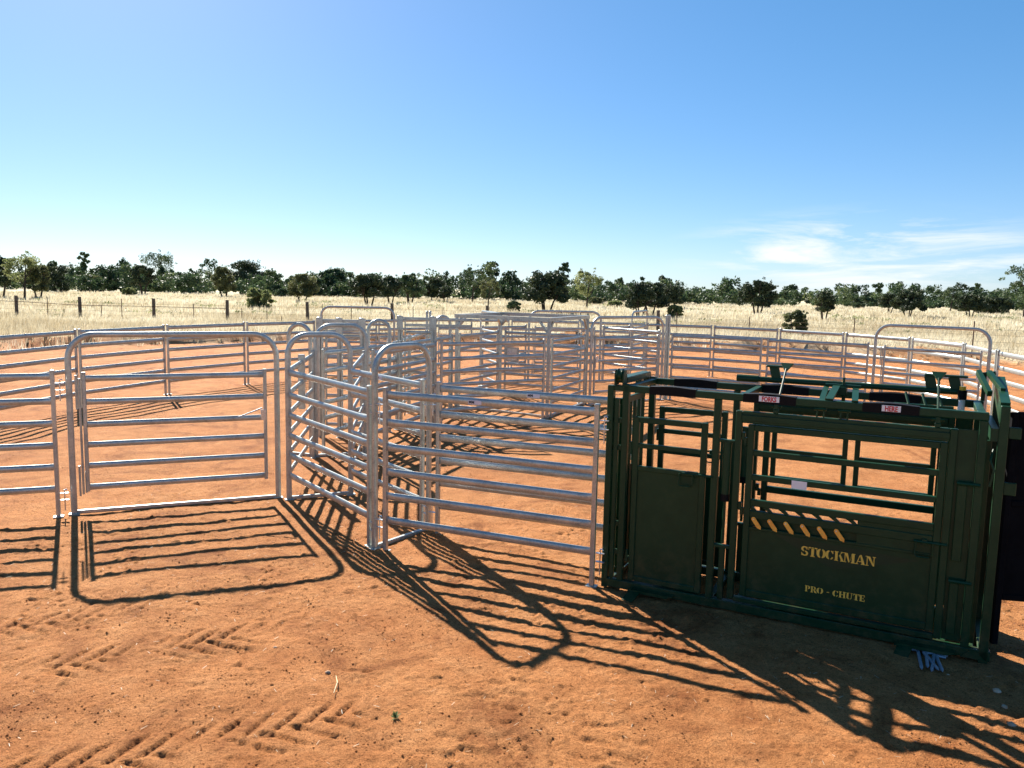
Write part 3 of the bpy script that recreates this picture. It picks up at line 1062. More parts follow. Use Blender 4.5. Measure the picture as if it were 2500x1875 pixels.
for k in range(6):                              # orange swivel tags
    u = 1.375 + .1365 * k
    d = Vector((.60, -.80)).normalized()
    n = Vector((d.y, -d.x))
    c0, c1 = Vector((u, .888)), Vector((u, .888)) + d * .088
    w2 = .0185
    poly = [c0 + n * w2 - d * 0.0, c1 + n * w2 - d * .006, c1 - n * w2 * .1 + d * .022, c1 - n * w2 - d * .0, c0 - n * w2]
    for q in np.linspace(200, 340, 6):
        pass
    arc = [c0 + (-n * math.cos(q) - d * math.sin(q)) * w2 for q in np.linspace(0, math.pi, 7)][1:-1]
    pl = [(p.x, p.y) for p in poly + arc]
    tg = MB().prism(pl, -.030, -.0262).build('swivel_tag', 'orange', g)
    MB().tube([(u, -.030, .888), (u, -.036, .888)], .007, 8).build('rivet', 'zinc', tg, True)
st = MB().box(1.675, 1.80, -.0235, -.0215, 1.205, 1.275, .0004).build('sticker', 'white', g)
hm = MB()
hm.tube([(2.66, -.05, .905), (2.65, -.05, .80), (2.67, -.05, .785), (2.76, -.05, .785), (2.78, -.05, .80), (2.78, -.05, .905)], .007, 8)
hm.tube([(2.64, -.035, .905), (2.88, -.035, .905)], .011, 8)
hm.box(2.70, 2.74, -.04, -.021, .88, .93, .004)
hm.build('slide_latch', 'green', g, True)

# dark triangle emblem on the sheet, and its mirror point above it
em = MB()
em.add([(1.345, -.0092, .235), (2.765, -.0092, .235), (2.05, -.0092, .53)], [(0, 1, 2)])
e2 = MB().add([(1.55, -.0093, .78), (2.70, -.0093, .735), (2.05, -.0093, .545)], [(0, 2, 1)])
e2.build('emblem', 'emblem', g)


def ribbon(pts, ws):
    """stroke of varying width as a strip of quads (2-D)"""
    out = []
    P = [Vector(p) for p in pts]
    L_, R_ = [], []
    for i, p in enumerate(P):
        t_ = (P[min(i + 1, len(P) - 1)] - P[max(i - 1, 0)]).normalized()
        n_ = Vector((-t_.y, t_.x))
        L_.append(p + n_ * ws[i] / 2)
        R_.append(p - n_ * ws[i] / 2)
    for i in range(len(P) - 1):
        out.append([L_[i], R_[i], R_[i + 1], L_[i + 1]])
    return out


def rect(x0, z0, x1, z1):
    return [[Vector((x0, z0)), Vector((x1, z0)), Vector((x1, z1)), Vector((x0, z1))]]


def arc(cx, cz, rx, rz, a0, a1, w0, w1, n=12):
    pts, ws = [], []
    for i in range(n + 1):
        a = R(a0 + (a1 - a0) * i / n)
        pts.append((cx + rx * math.cos(a), cz + rz * math.sin(a)))
        ws.append(w0 + (w1 - w0) * abs(math.cos(a)) ** 1.2)
    return ribbon(pts, ws)


def poly(*pts):
    return [[Vector(p) for p in pts]]


def stem(x, w=.24):
    return rect(x, 0, x + w, 1) + rect(x - .07, 0, x + w + .07, .07) + rect(x - .07, .93, x + w + .07, 1)


GLYPH = {
    'S': (.74, arc(.36, .73, .24, .22, 20, 262, .10, .20, 14) + arc(.37, .27, .26, .22, 82, -160, .10, .21, 14) + rect(.57, .68, .63, .98) + rect(.06, .02, .12, .34)),
    'T': (.84, rect(.30, .03, .56, .86) + rect(.20, 0, .66, .07) + rect(.0, .88, .26, 1) + rect(.60, .88, .86, 1) + rect(0, .66, .06, .9) + rect(.80, .66, .86, .9) + rect(.31, .9, .55, 1)),
    'O': (.88, arc(.39, .5, .28, .43, 98, 262, .07, .28) + arc(.47, .5, .28, .43, 82, -82, .07, .28)),
    'C': (.82, arc(.39, .5, .28, .43, 98, 262, .07, .28) + arc(.46, .5, .26, .43, 84, 30, .07, .16, 6) + arc(.46, .5, .26, .43, -84, -30, .07, .16, 6) + rect(.66, .64, .72, .98)),
    'K': (.92, stem(.10) + poly((.40, .46), (.48, .56), (.80, .95), (.70, .95)) + poly((.48, .60), (.70, .05), (.94, .05), (.62, .70)) + rect(.62, .93, .90, 1) + rect(.62, 0, .98, .07)),
    'M': (1.14, rect(.10, .05, .18, .97) + rect(0, 0, .28, .07) + rect(0, .93, .24, 1) + poly((.12, .98), (.38, .98), (.60, .12), (.50, .02)) + poly((.60, .02), (.66, .25), (.82, .98), (.76, .98)) + rect(.80, .05, 1.04, .97) + rect(.72, 0, 1.12, .07) + rect(.80, .93, 1.12, 1)),
    'A': (.94, poly((.10, .05), (.17, .05), (.44, .93), (.36, .93)) + poly((.40, 1.0), (.56, 1.0), (.90, .05), (.62, .05)) + rect(.24, .27, .58, .34) + rect(0, 0, .28, .07) + rect(.54, 0, .98, .07)),
    'N': (.96, rect(.12, .05, .20, .97) + rect(0, 0, .32, .07) + rect(0, .93, .26, 1) + poly((.14, .98), (.42, .98), (.86, .02), (.72, .02)) + rect(.76, .10, .84, .97) + rect(.66, .93, .96, 1)),
    'P': (.80, stem(.10) + arc(.42, .73, .24, .22, 86, -86, .07, .22)),
    'R': (.92, stem(.10) + arc(.42, .74, .24, .21, 86, -86, .07, .22) + poly((.42, .48), (.64, .48), (.90, .03), (.62, .03)) + rect(.62, 0, .96, .07)),
    'H': (1.0, stem(.10) + stem(.64) + rect(.34, .46, .64, .54)),
    'U': (.96, rect(.10, .28, .34, .97) + rect(.0, .93, .44, 1) + arc(.43, .28, .22, .24, 180, 262, .10, .24, 7) + arc(.50, .28, .25, .24, -82, 0, .08, .08, 7) + rect(.71, .28, .79, .97) + rect(.62, .93, .90, 1)),
    'E': (.78, stem(.10) + rect(.38, .90, .72, 1) + rect(.38, 0, .74, .10) + rect(.38, .46, .58, .55) + rect(.66, .70, .72, 1) + rect(.68, 0, .74, .32) + rect(.53, .36, .58, .65)),
    '-': (.70, rect(.18, .42, .52, .53)), ' ': (.32, []),
}


def stencil(text, u0, u1, z0, hgt, y, parent):
    tot = sum(GLYPH[c][0] for c in text)
    s = (u1 - u0) / tot
    x = u0
    for c in text:
        w, polys = GLYPH[c]
        if polys:
            m_ = MB()
            for k, p in enumerate(polys):
                yy = y - .00004 * k                 # overlapping strokes never share a plane
                vs = [(x + q.x * s, yy, z0 + q.y * hgt) for q in p]
                m_.add(vs, [tuple(range(len(vs)))])
            m_.build('letter', 'yellow', parent)
        x += w * s


stencil('STOCKMAN', 1.785, 2.375, .628, .082, -.0105, g)
stencil('PRO - CHUTE', 1.835, 2.315, .313, .054, -.0105, g)
# far side gate: lower sheet, upper split windows
g = cpart('side_gate', [(1.285, 1.34, W - .025, W + .025, .17, 1.727), (2.775, 2.83, W - .025, W + .025, .17, 1.727),
                        (1.34, 2.775, W - .024, W + .024, 1.60, 1.726), (1.34, 2.775, W - .024, W + .024, .171, .235)])
for u0, u1 in ((1.36, 2.04), (2.10, 2.765)):
    cpart('window_frame', [(u0, u0 + .045, W - .02, W + .02, 1.08, 1.598), (u1 - .045, u1, W - .02, W + .02, 1.08, 1.598),
                           (u0 + .045, u1 - .045, W - .019, W + .019, 1.08, 1.12), (u0 + .045, u1 - .045, W - .019, W + .019, 1.345, 1.385),
                           (u0 + .045, u1 - .045, W - .019, W + .019, 1.56, 1.598)], 'green', g)
for z0, z1 in ((.945, 1.01),):
    cpart('bar', [(1.338, 2.777, W - .021, W + .021, z0, z1)], 'green', g)
cpart('sheet', [(1.338, 2.777, W - .006, W + .002, .225, .655)], 'green', g, .001)
# head end: sheeted bay, head bail doors and end frame
for v in (0, W):
    cpart('bay_sheet', [(2.892, 3.028, v + .004, v + .010, .12, 1.84)], 'green', CR, .001)
    cpart('bay_channel', [(2.915, 2.985, v - .018, v + .003, .78, 1.40), (2.92, 2.985, v - .018, v + .003, .18, .60)])
    bm = MB()
    bm.tube([(2.91, v - .03, 1.415), (3.07, v - .03, 1.415)], .015, 8)
    bm.build('hinge_pin', 'green', CR, True)
    MB().tube([(2.91, v - .03, .62), (3.07, v - .03, .62)], .015, 8).build('hinge_pin', 'green', CR, True)
cpart('end_post', [(3.16, 3.225, -.035, .035, -.03, 2.05)])
cpart('end_post', [(3.16, 3.225, W - .035, W + .035, -.03, 2.20)])
MB().bar((3.192, .04, 1.99), (3.192, W - .04, 2.13), .066, .165).build('end_beam', 'green', CR)
MB().bar((3.135, -.02, 1.82), (3.135, W, 1.82), .05, .10).build('end_beam', 'green', CR)
cpart('end_sill', [(3.16, 3.225, .037, W - .037, .0, .07)])
for v0, v1 in ((.07, .11), (.28, .33), (.47, .52), (.69, .73)):
    cpart('bail_bar', [(3.09, 3.13, v0, v1, .10, 1.76)])
cpart('bail_sheet', [(3.105, 3.112, .11, .28, .15, 1.55)], 'green', CR, .001)
cpart('bail_sheet', [(3.105, 3.112, .52, .69, .15, 1.55)], 'green', CR, .001)
MB().bar((3.10, .34, 2.10), (3.03, .78, 2.235), .035, .045).build('bail_arm', 'green', CR)
MB().bar((3.19, .34, 2.13), (3.11, .78, 2.235), .035, .045).build('bail_arm', 'green', CR)
MB().bar((3.02, .80, 2.21), (3.16, .80, 2.235), .03, .03).build('bail_link', 'green', CR)
MB().bar((3.08, .80, 1.99), (3.08, .80, 2.22), .03, .03).build('bail_stay', 'green', CR)
cpart('corner_lug', [(3.225, 3.31, -.02, .0, 1.80, 1.89)])
cpart('corner_lug', [(3.225, 3.31, -.02, .0, 1.36, 1.46)])
lm = MB()
lm.tube([(3.14, .02, 1.70), (3.12, -.045, 1.62), (3.15, -.05, 1.55), (3.13, -.05, 1.42)], .009, 8)
lm.build('bail_catch', 'green', CR, True)
# operating gear on top
pv = W + .06
lv = MB()
lv.tube([(.99, pv, 2.04), (2.90, pv, 2.045)], .027, 14)
lv.build('lever_pipe', 'green', CR, True)
MB().tube([(.985, pv, 2.04), (1.19, pv, 2.04)], .036, 14).build('lever_sleeve', 'green', CR, True)
for u in (1.33, 2.66, 2.85):
    MB().bar((u + .03, pv, 2.05), (u, pv, 2.175), .030, .085, (1, 0, 0)).build('lever_bracket', 'green', CR)
cpart('lever_plate', [(1.26, 1.48, pv - .03, pv + .03, 2.165, 2.185)])
cpart('lever_plate', [(2.62, 2.96, pv - .03, pv + .03, 2.170, 2.190)])
MB().tube([(2.925, W - .02, 1.84), (2.925, W - .02, 2.05)], .028, 14).build('buffer', 'white', CR, True)
MB().tube([(2.925, W - .02, 2.07), (2.925, W - .02, 2.105)], .026, 14).build('reflector', 'amber', CR, True)
MB().tube([(2.925, W - .02, 1.99), (2.925, W - .02, 2.07)], .036, 14).build('buffer_cap', 'rubber', CR, True)
for u, du in ((1.51, .01), (2.745, -.015)):
    p0, p1 = (u, -.02, 1.86), (u + du, .34, 2.20)
    rd = MB()
    rd.tube([p0, p1], .010, 8)
    ro = rd.build('release_rod', 'green', CR, True)
    q_ = Vector((u + du, .33, 2.19))
    ax_ = Vector((0, .75, .66))
    nn_ = Vector((0, -.66, .75)) * .006
    tri = [q_ - ax_ * .03, q_ + ax_ * .085 + Vector((.055, 0, 0)), q_ + ax_ * .085 - Vector((.055, 0, 0))]
    th = MB().add([p + nn_ for p in tri] + [p - nn_ for p in tri], [(0, 1, 2), (5, 4, 3), (0, 3, 4, 1), (1, 4, 5, 2), (2, 5, 3, 0)])
    th.build('release_handle', 'green', ro)
    cl = MB()
    cl.box(u - .022, u + .022, -.032, .002, 1.842, 1.875, .004)
    cl.tube([(u - .045, -.016, 1.905), (u + .045, -.016, 1.905)], .013, 8)
    cl.box(u - .02, u + .02, -.028, -.004, 1.875, 1.925, .004)
    cl.build('rod_clamp', 'green', ro, True)
mech = MB()
mech.box(1.93, 2.03, .36, .46, 1.99, 2.07, .006)
mech.tube([(1.85, .41, 2.075), (2.14, .41, 2.075)], .016, 10)
mech.tube([(2.0, .41, 2.07), (2.0, .41, 2.15)], .011, 8)
mech.box(1.99, 2.02, .40, .42, 1.845, 1.99, .003)
mo = mech.build('squeeze_lock', 'green', CR, True)
MB().bar((1.87, .0, 1.97), (1.86, .40, 2.05), .045, .03).build('lock_arm', 'green', mo)
MB().bar((1.93, -.01, 1.995), (1.945, .40, 2.07), .060, .020).build('lock_arm', 'green', mo)
MB().bar((2.13, -.01, 1.995), (2.10, .40, 2.06), .050, .020).build('lock_arm', 'green', mo)
for u in (1.87, 2.055):
    ub = MB()
    for du in (-.027, .027):
        ub.tube([(u + du, -.016, 1.84), (u + du, -.016, 1.91)], .007, 8)
    ub.tube([(u - .048, -.016, 1.912), (u + .048, -.016, 1.912)], .014, 8)
    ub.tube([(u, -.016, 1.91), (u, -.016, 1.965)], .010, 8)
    ub.build('lock_bolt', 'green', CR, True)
for u in (2.49, 2.62, 2.74):
    MB().tube([(u, W - .22, 2.035), (u + .03, W - .30, 1.95)], .012, 8).build('ratchet_rod', 'green', CR, True)
cpart('ratchet_bar', [(2.4, 2.86, W - .33, W - .28, 1.93, 1.955)])
# ground plates and flanges
for u in (.36, 2.66):
    MB().prism([(u - .06, .06), (u + .34, .06), (u + .28, .035), (u - .10, .035)], -.12, -.036).build('base_flange', 'green', CR)
    MB().bar((u - .02, -.115, .045), (u - .05, -.25, -.005), .11, .008).build('peg_plate', 'green', CR)
for u in (1.02, 3.12):
    MB().prism([(u - .09, .02), (u, .10), (u + .09, .02)], -.045, -.037).build('gusset', 'green', CR)

# black sheeted gate at the head end
BG = thing('sheeted_gate', 'black sheeted gate beyond the head end of the green crush, cut by the right edge', 'gate',
           (4.06, 6.42, 0), R(-9))
MB().box(.05, 2.1, -.006, .006, .40, 1.94, .002).build('sheet', 'blacksheet', BG)
for x in (0, 2.1):
    MB().box(x, x + .05, -.025, .025, -.04, 1.95, .006).build('post', 'blacksheet', BG)
for z in (1.93, 1.2, .40):
    MB().box(.05, 2.1, -.022, .022, z - .025, z + .025, .006).build('rail', 'blacksheet', BG)

for x in (.55, 1.05, 1.55):
    MB().box(x, x + .04, -.028, -.0065, .43, 1.90, .005).build('stiffener', 'blacksheet', BG)

# five steel pegs lying in the shade by the crush
PEG = [((3.34, 6.20), (3.20, 5.86), 'steel peg lying leftmost in the pile beside the crush'),
       ((3.40, 6.19), (3.255, 5.88), 'steel peg second from the left in the pile beside the crush'),
       ((3.43, 6.12), (3.26, 5.83), 'steel peg in the middle of the pile beside the crush'),
       ((3.36, 6.15), (3.32, 5.84), 'steel peg second from the right in the pile beside the crush'),
       ((3.45, 6.14), (3.345, 5.83), 'steel peg lying rightmost in the pile beside the crush')]
for k, (h_, t_, lab) in enumerate(PEG):
    hx, hy = h_
    tx, ty = t_
    d = Vector((hx - tx, hy - ty, 0)).normalized()
    n = Vector((-d.y, d.x, 0)) * (1 if k in (0, 1) else -1)
    p = thing('steel_peg', lab, 'peg', (tx, ty, gz(tx, ty) + .018 + .006 * (k % 2)), 0, 'pegs in a pile by the crush')
    L = (Vector(h_) - Vector(t_)).length
    m = MB()
    m.tube([(0, 0, 0), tuple(d * .035), tuple(d * L)], [.003, .013, .013], 10)
    m.build('shaft', 'peg', p, True)
    m = MB()
    m.tube([tuple(d * (L - .01)), tuple(d * (L - .01) + n * .085)], .011, 10)
    m.build('handle', 'peg', p, True)

# ------------------------------------------------------------------ small things on the ground
def stone(x, y, s, label, seed):
    r_ = random.Random(seed)
    vs, F = [], []
    n, k = 8, 5
    for i in range(k):
        th = math.pi * (i + .5) / k
        for j in range(n):
            a = 2 * math.pi * j / n
            q = s * (1 + r_.uniform(-.22, .22))
            vs.append((q * math.sin(th) * math.cos(a), .8 * q * math.sin(th) * math.sin(a), .55 * q * math.cos(th)))
    for i in range(k - 1):
        for j in range(n):
            F.append((i * n + j, i * n + (j + 1) % n, (i + 1) * n + (j + 1) % n, (i + 1) * n + j)[::-1])
    F.append(tuple(range(n)))
    F.append(tuple(range((k - 1) * n, k * n))[::-1])
    o = MB().add(vs, F).build('stone', 'stone', None, True)
    o.location = (x, y, gz(x, y) + .12 * s)
    o.rotation_euler = (0, 0, r_.uniform(0, 6))
    tag(o, label, 'stone', 'stones in the dirt')


stone(3.60, 5.56, .034, 'largest pale stone in the shade right of the peg pile', 1)
stone(3.52, 5.34, .026, 'pale stone just below the largest one in the shade at right', 2)
stone(3.43, 5.11, .028, 'reddish stone in the lower right sunlit patch', 3)
stone(3.38, 5.81, .014, 'tiny pebble right of the peg pile', 4)
stone(3.19, 5.46, .012, 'tiny pebble in the shade below the pegs', 5)
stone(-1.83, 6.02, .018, 'dark clod in the tread marks, lower left foreground', 6)
stone(-1.32, 5.62, .022, 'dark clod at the edge of the wheel track, lower left', 7)
o = MB().tube([(-1.24, 5.53, gz(-1.24, 5.53) + .02), (-1.205, 5.42, gz(-1.2, 5.42) + .024), (-1.20, 5.28, gz(-1.2, 5.28) + .018)],
              [.002, .004, .003], 6).build('dry_stalk', 'straw', None, True)
tag(o, 'single pale straw stalk lying in the left foreground', 'stalk')
wd = thing('weed', 'tiny green weed growing in the bare foreground', 'weed', (-.73, 5.0, gz(-.73, 5.0)))
r_ = random.Random(5)
vs, fl, tn = [], [], []
for k in range(46):
    a, e, l = r_.uniform(0, 6.28), r_.uniform(.3, 1.3), r_.uniform(.02, .06)
    d = Vector((math.cos(a) * math.cos(e), math.sin(a) * math.cos(e), math.sin(e)))
    s = d.cross(Vector((0, 0, 1))).normalized() * .006
    q = len(vs)
    base = d * l * .35
    vs += [tuple(base - s * .4), tuple(base + s), tuple(d * l), tuple(base * 1.4 - s * 1.4)]
    fl += [q, q + 1, q + 2, q + 3]
    tn.append(r_.random())
obj('leaves', np_mesh('leaves', np.array(vs), fl, 4, 'weed', tn), wd)
MB().tube([(0, 0, -.01), (0, 0, .03)], .002, 5).build('stem', 'weed', wd)

# loose straw and twigs strewn over the bare earth: beyond counting
N = 900
px = rng.uniform(-5, 5, N); py = 3.9 + rng.random(N) ** 1.3 * 7.5
al = rng.uniform(0, math.pi, N); ll = rng.uniform(.01, .05, N); ww = rng.uniform(.0007, .0018, N)
hz_ = ground_height(px, py, np.ones(N)) + .006
dx, dy = np.cos(al) * ll / 2, np.sin(al) * ll / 2
qx, qy = -np.sin(al) * ww, np.cos(al) * ww
V = np.stack([np.stack([px - dx - qx, py - dy - qy, hz_], 1), np.stack([px + dx - qx, py + dy - qy, hz_ + .003], 1),
              np.stack([px + dx + qx, py + dy + qy, hz_ + .003], 1), np.stack([px - dx + qx, py - dy + qy, hz_], 1)], 1).reshape(-1, 3)
lo = obj('straw_litter', np_mesh('straw_litter', V, np.arange(4 * N), 4, 'grass', rng.random(N) * .8 + .2))
lo['kind'] = 'stuff'
tag(lo, 'fine dry straw litter strewn over the red earth', 'litter')

# ------------------------------------------------------------------ paddock fence
FN = thing('paddock_fence', 'old timber-post and wire paddock fence with steel pickets behind the yards', 'fence', (-41.5, 59.0, 0))
fo = Vector((-41.5, 59.0, 0))
woods = [(-41.6, 59.2), (-36.6, 59), (-31.7, 58.6), (-26.4, 58.8), (-20.9, 58.5), (-15.0, 58.4), (-8.8, 58.3), (-1.9, 57.5), (9.5, 52.5)]
pick = [(-39.3, 59), (-34.2, 58.8, 1.6), (-33.0, 58.8, .75), (-30.2, 58.7, 1.1), (-28.7, 58.7, 1.55), (-24.9, 58.6, .5), (-23.4, 58.6, 1.3),
        (-19.8, 58.4, 1.05), (-18.0, 58.5, 1.25), (-16.9, 58.4, .5), (-13.9, 58.3, 1.5), (-11.8, 58.3, 1.45), (-7.3, 58.3, 1.45), (-5.1, 58, 1.4),
        (3.0, 55.6, 1.45), (10.6, 52, 1.5), (14.0, 47.5, 1.45), (18.1, 42.5, 1.55), (21.0, 36.5, 1.55), (23.2, 33.0, 1.5)]
r_ = random.Random(3)
for i, (x, y) in enumerate(woods):
    z = gz(x, y)
    m = MB()
    lean = r_.uniform(-.04, .04)
    m.tube([(x - fo.x, y - fo.y, z - .2), (x - fo.x + lean * .5, y - fo.y, z + .8), (x - fo.x + lean, y - fo.y, z + 1.62)], [.125, .12, .115], 9)
    m.build('timber_post', 'oldwood', FN, True)
for q in pick:
    x, y = q[0], q[1]
    h_ = q[2] if len(q) > 2 else 1.4
    z = gz(x, y)
    MB().box(x - fo.x - .022, x - fo.x + .022, y - fo.y - .02, y - fo.y + .02, z - .1, z + h_, .006).build('steel_picket', 'rust', FN)
m = MB()
pts = [(-46, 59.2, 1.42), (-41.5, 59, 1.25), (-36.6, 59, 1.20), (-31.7, 58.6, 1.02), (-26.4, 58.8, 1.03), (-20.9, 58.5, 1.0)]
m.tube([(p[0] - fo.x, p[1] - fo.y - .13, p[2] + .1) for p in pts], .022, 6)
m.build('cable', 'rust', FN, True)
line = [(x, y) for x, y in woods] + [(14.0, 47.5), (18.1, 42.5), (21, 36.5), (23.2, 33)]
for h_ in (.35, .65, .95, 1.2):
    MB().tube([(x - fo.x, y - fo.y - .12, gz(x, y) + h_) for x, y in line], .0045, 4).build('wire', 'rust', FN)

# ------------------------------------------------------------------ trees and shrubs
def leaf_cloud(centres, radii, counts, size, seed, flat=.75, bases=None):
    """leaf quads scattered through clumps; returns verts, tint"""
    g_ = np.random.default_rng(seed)
    Vs, Ts = [], []
    for q_, (c, r_c, n) in enumerate(zip(centres, radii, counts)):
        d = g_.normal(size=(n, 3))
        d /= np.linalg.norm(d, axis=1)[:, None]
        rad = r_c * (.35 + .65 * g_.random(n) ** .6)
        p = np.array(c) + d * rad[:, None] * np.array([1, 1, flat])
        a = g_.normal(size=(n, 3)); a /= np.linalg.norm(a, axis=1)[:, None]
        b_ = np.cross(a, g_.normal(size=(n, 3))); b_ /= np.linalg.norm(b_, axis=1)[:, None] + 1e-9
        s = size * g_.uniform(.6, 1.35, n)[:, None]
        a, b_ = a * s, b_ * s * .5
        Vs.append(np.stack([p - a, p - b_ * .9 + a * .1, p + a, p + b_], 1).reshape(-1, 3))
        base = g_.uniform(.1, .75) if bases is None else bases[q_] + g_.normal(0, .10)
        Ts.append(np.clip(base + g_.normal(0, .18, n), 0, 1))
    return np.concatenate(Vs), np.concatenate(Ts)


def tree(name, cat, label, x, y, H, Rw, kind, form, seed, group):
    """form: 'round' dense dome, 'spread' umbrella with bare trunks, 'gum' tall open crown, 'bush' to the ground"""
    r_ = random.Random(seed)
    z0 = gz(x, y)
    t = thing(name, label, cat, (x, y, z0), 0, group)
    cs, rs, ns = [], [], []
    lo = {'round': .24, 'spread': .34, 'gum': .34, 'bush': .03}[form]
    nc = {'round': 46, 'spread': 44, 'gum': 26, 'bush': 52}[form]
    top = H * .93
    for k in range(nc):
        f = r_.random()
        a = r_.uniform(0, 2 * math.pi)
        if form == 'gum':
            f = f ** .8
            w = Rw * (.35 + .75 * math.sin(math.pi * (.15 + .72 * f))) * r_.uniform(.35, 1.0)
            rr = Rw * r_.uniform(.17, .33)
        elif form == 'spread':
            w = Rw * math.sqrt(max(.05, 1 - (max(0, f - .25) / .80) ** 2)) * math.sqrt(r_.random()) * .92
            rr = Rw * r_.uniform(.17, .30)
        elif form == 'bush':
            w = Rw * math.sqrt(max(.05, 1 - (abs(f - .42) / .62) ** 2)) * math.sqrt(r_.random()) * .85
            rr = Rw * r_.uniform(.17, .27)
        else:
            w = Rw * math.sqrt(max(.05, 1 - (abs(f - .40) / .63) ** 2)) * math.sqrt(r_.random()) * .88
            rr = Rw * r_.uniform(.18, .32)
        cs.append((w * math.cos(a), w * math.sin(a), H * lo + (top - H * lo) * f - (rr * .4 if f > .8 else 0)))
        rs.append(rr)
    dens = {'round': 235, 'spread': 235, 'gum': 120, 'bush': 190}[form]
    ls = min(.24, max(.06, .042 * Rw + .040))
    ns = [max(12, int(dens * r_.uniform(.7, 1.3))) for _ in rs]
    # stray sprigs outside the outline
    for k in range(4 if form == 'bush' else 16):
        a, f = r_.uniform(0, 6.28), r_.uniform(.3, 1.0)
        w = Rw * r_.uniform(.55, 1.08) * math.sqrt(max(.08, 1 - (abs(f - .45) / .62) ** 2))
        cs.append((w * math.cos(a), w * math.sin(a), H * lo + (H - H * lo) * f)); rs.append(Rw * .10); ns.append(14)
    V, T = leaf_cloud(cs, rs, ns, ls, seed)
    obj('crown', np_mesh('crown', V, np.arange(len(V)), 4, kind, T), t)
    # trunk and limbs
    m = MB()
    if form == 'bush':
        for k in range(6):
            a = r_.uniform(0, 6.28)
            m.tube([(.05 * math.cos(a), .05 * math.sin(a), -.1), (Rw * .3 * math.cos(a), Rw * .3 * math.sin(a), H * .35),
                    (Rw * .5 * math.cos(a), Rw * .5 * math.sin(a), H * .7)], [.035, .025, .01], 5)
    else:
        ns_ = {'round': 2, 'spread': 3, 'gum': 1}[form]
        for k in range(ns_):
            a = 6.28 * k / ns_ + r_.uniform(-.5, .5)
            ln = Rw * (.10 if ns_ == 1 else .30)
            r0 = max(.07, H * .022)
            bx, by = (.0, .0) if ns_ == 1 else (.12 * Rw * math.cos(a), .12 * Rw * math.sin(a))
            p1 = (bx + ln * .5 * math.cos(a), by + ln * .5 * math.sin(a), H * lo * .8)
            p2 = (bx + ln * 1.2 * math.cos(a), by + ln * 1.2 * math.sin(a), H * .55)
            p3 = (bx + ln * 1.4 * math.cos(a) + .1, by + ln * 1.4 * math.sin(a), H * .86)
            m.tube([(bx, by, -.25), p1, p2, p3], [r0 * 1.25, r0 * .9, r0 * .6, r0 * .2], 7)
            for j in range(4):
                b2 = a + r_.uniform(-1.6, 1.6)
                s = Vector(p1).lerp(Vector(p2), r_.uniform(0, .9))
                e = s + Vector((math.cos(b2) * Rw * .55, math.sin(b2) * Rw * .55, H * r_.uniform(.12, .28)))
                m.tube([s, s.lerp(e, .5) + Vector((0, 0, -.04 * H)), e], [r0 * .5, r0 * .35, r0 * .12], 5)
    m.build('trunk', 'bark', t, True)
    return t


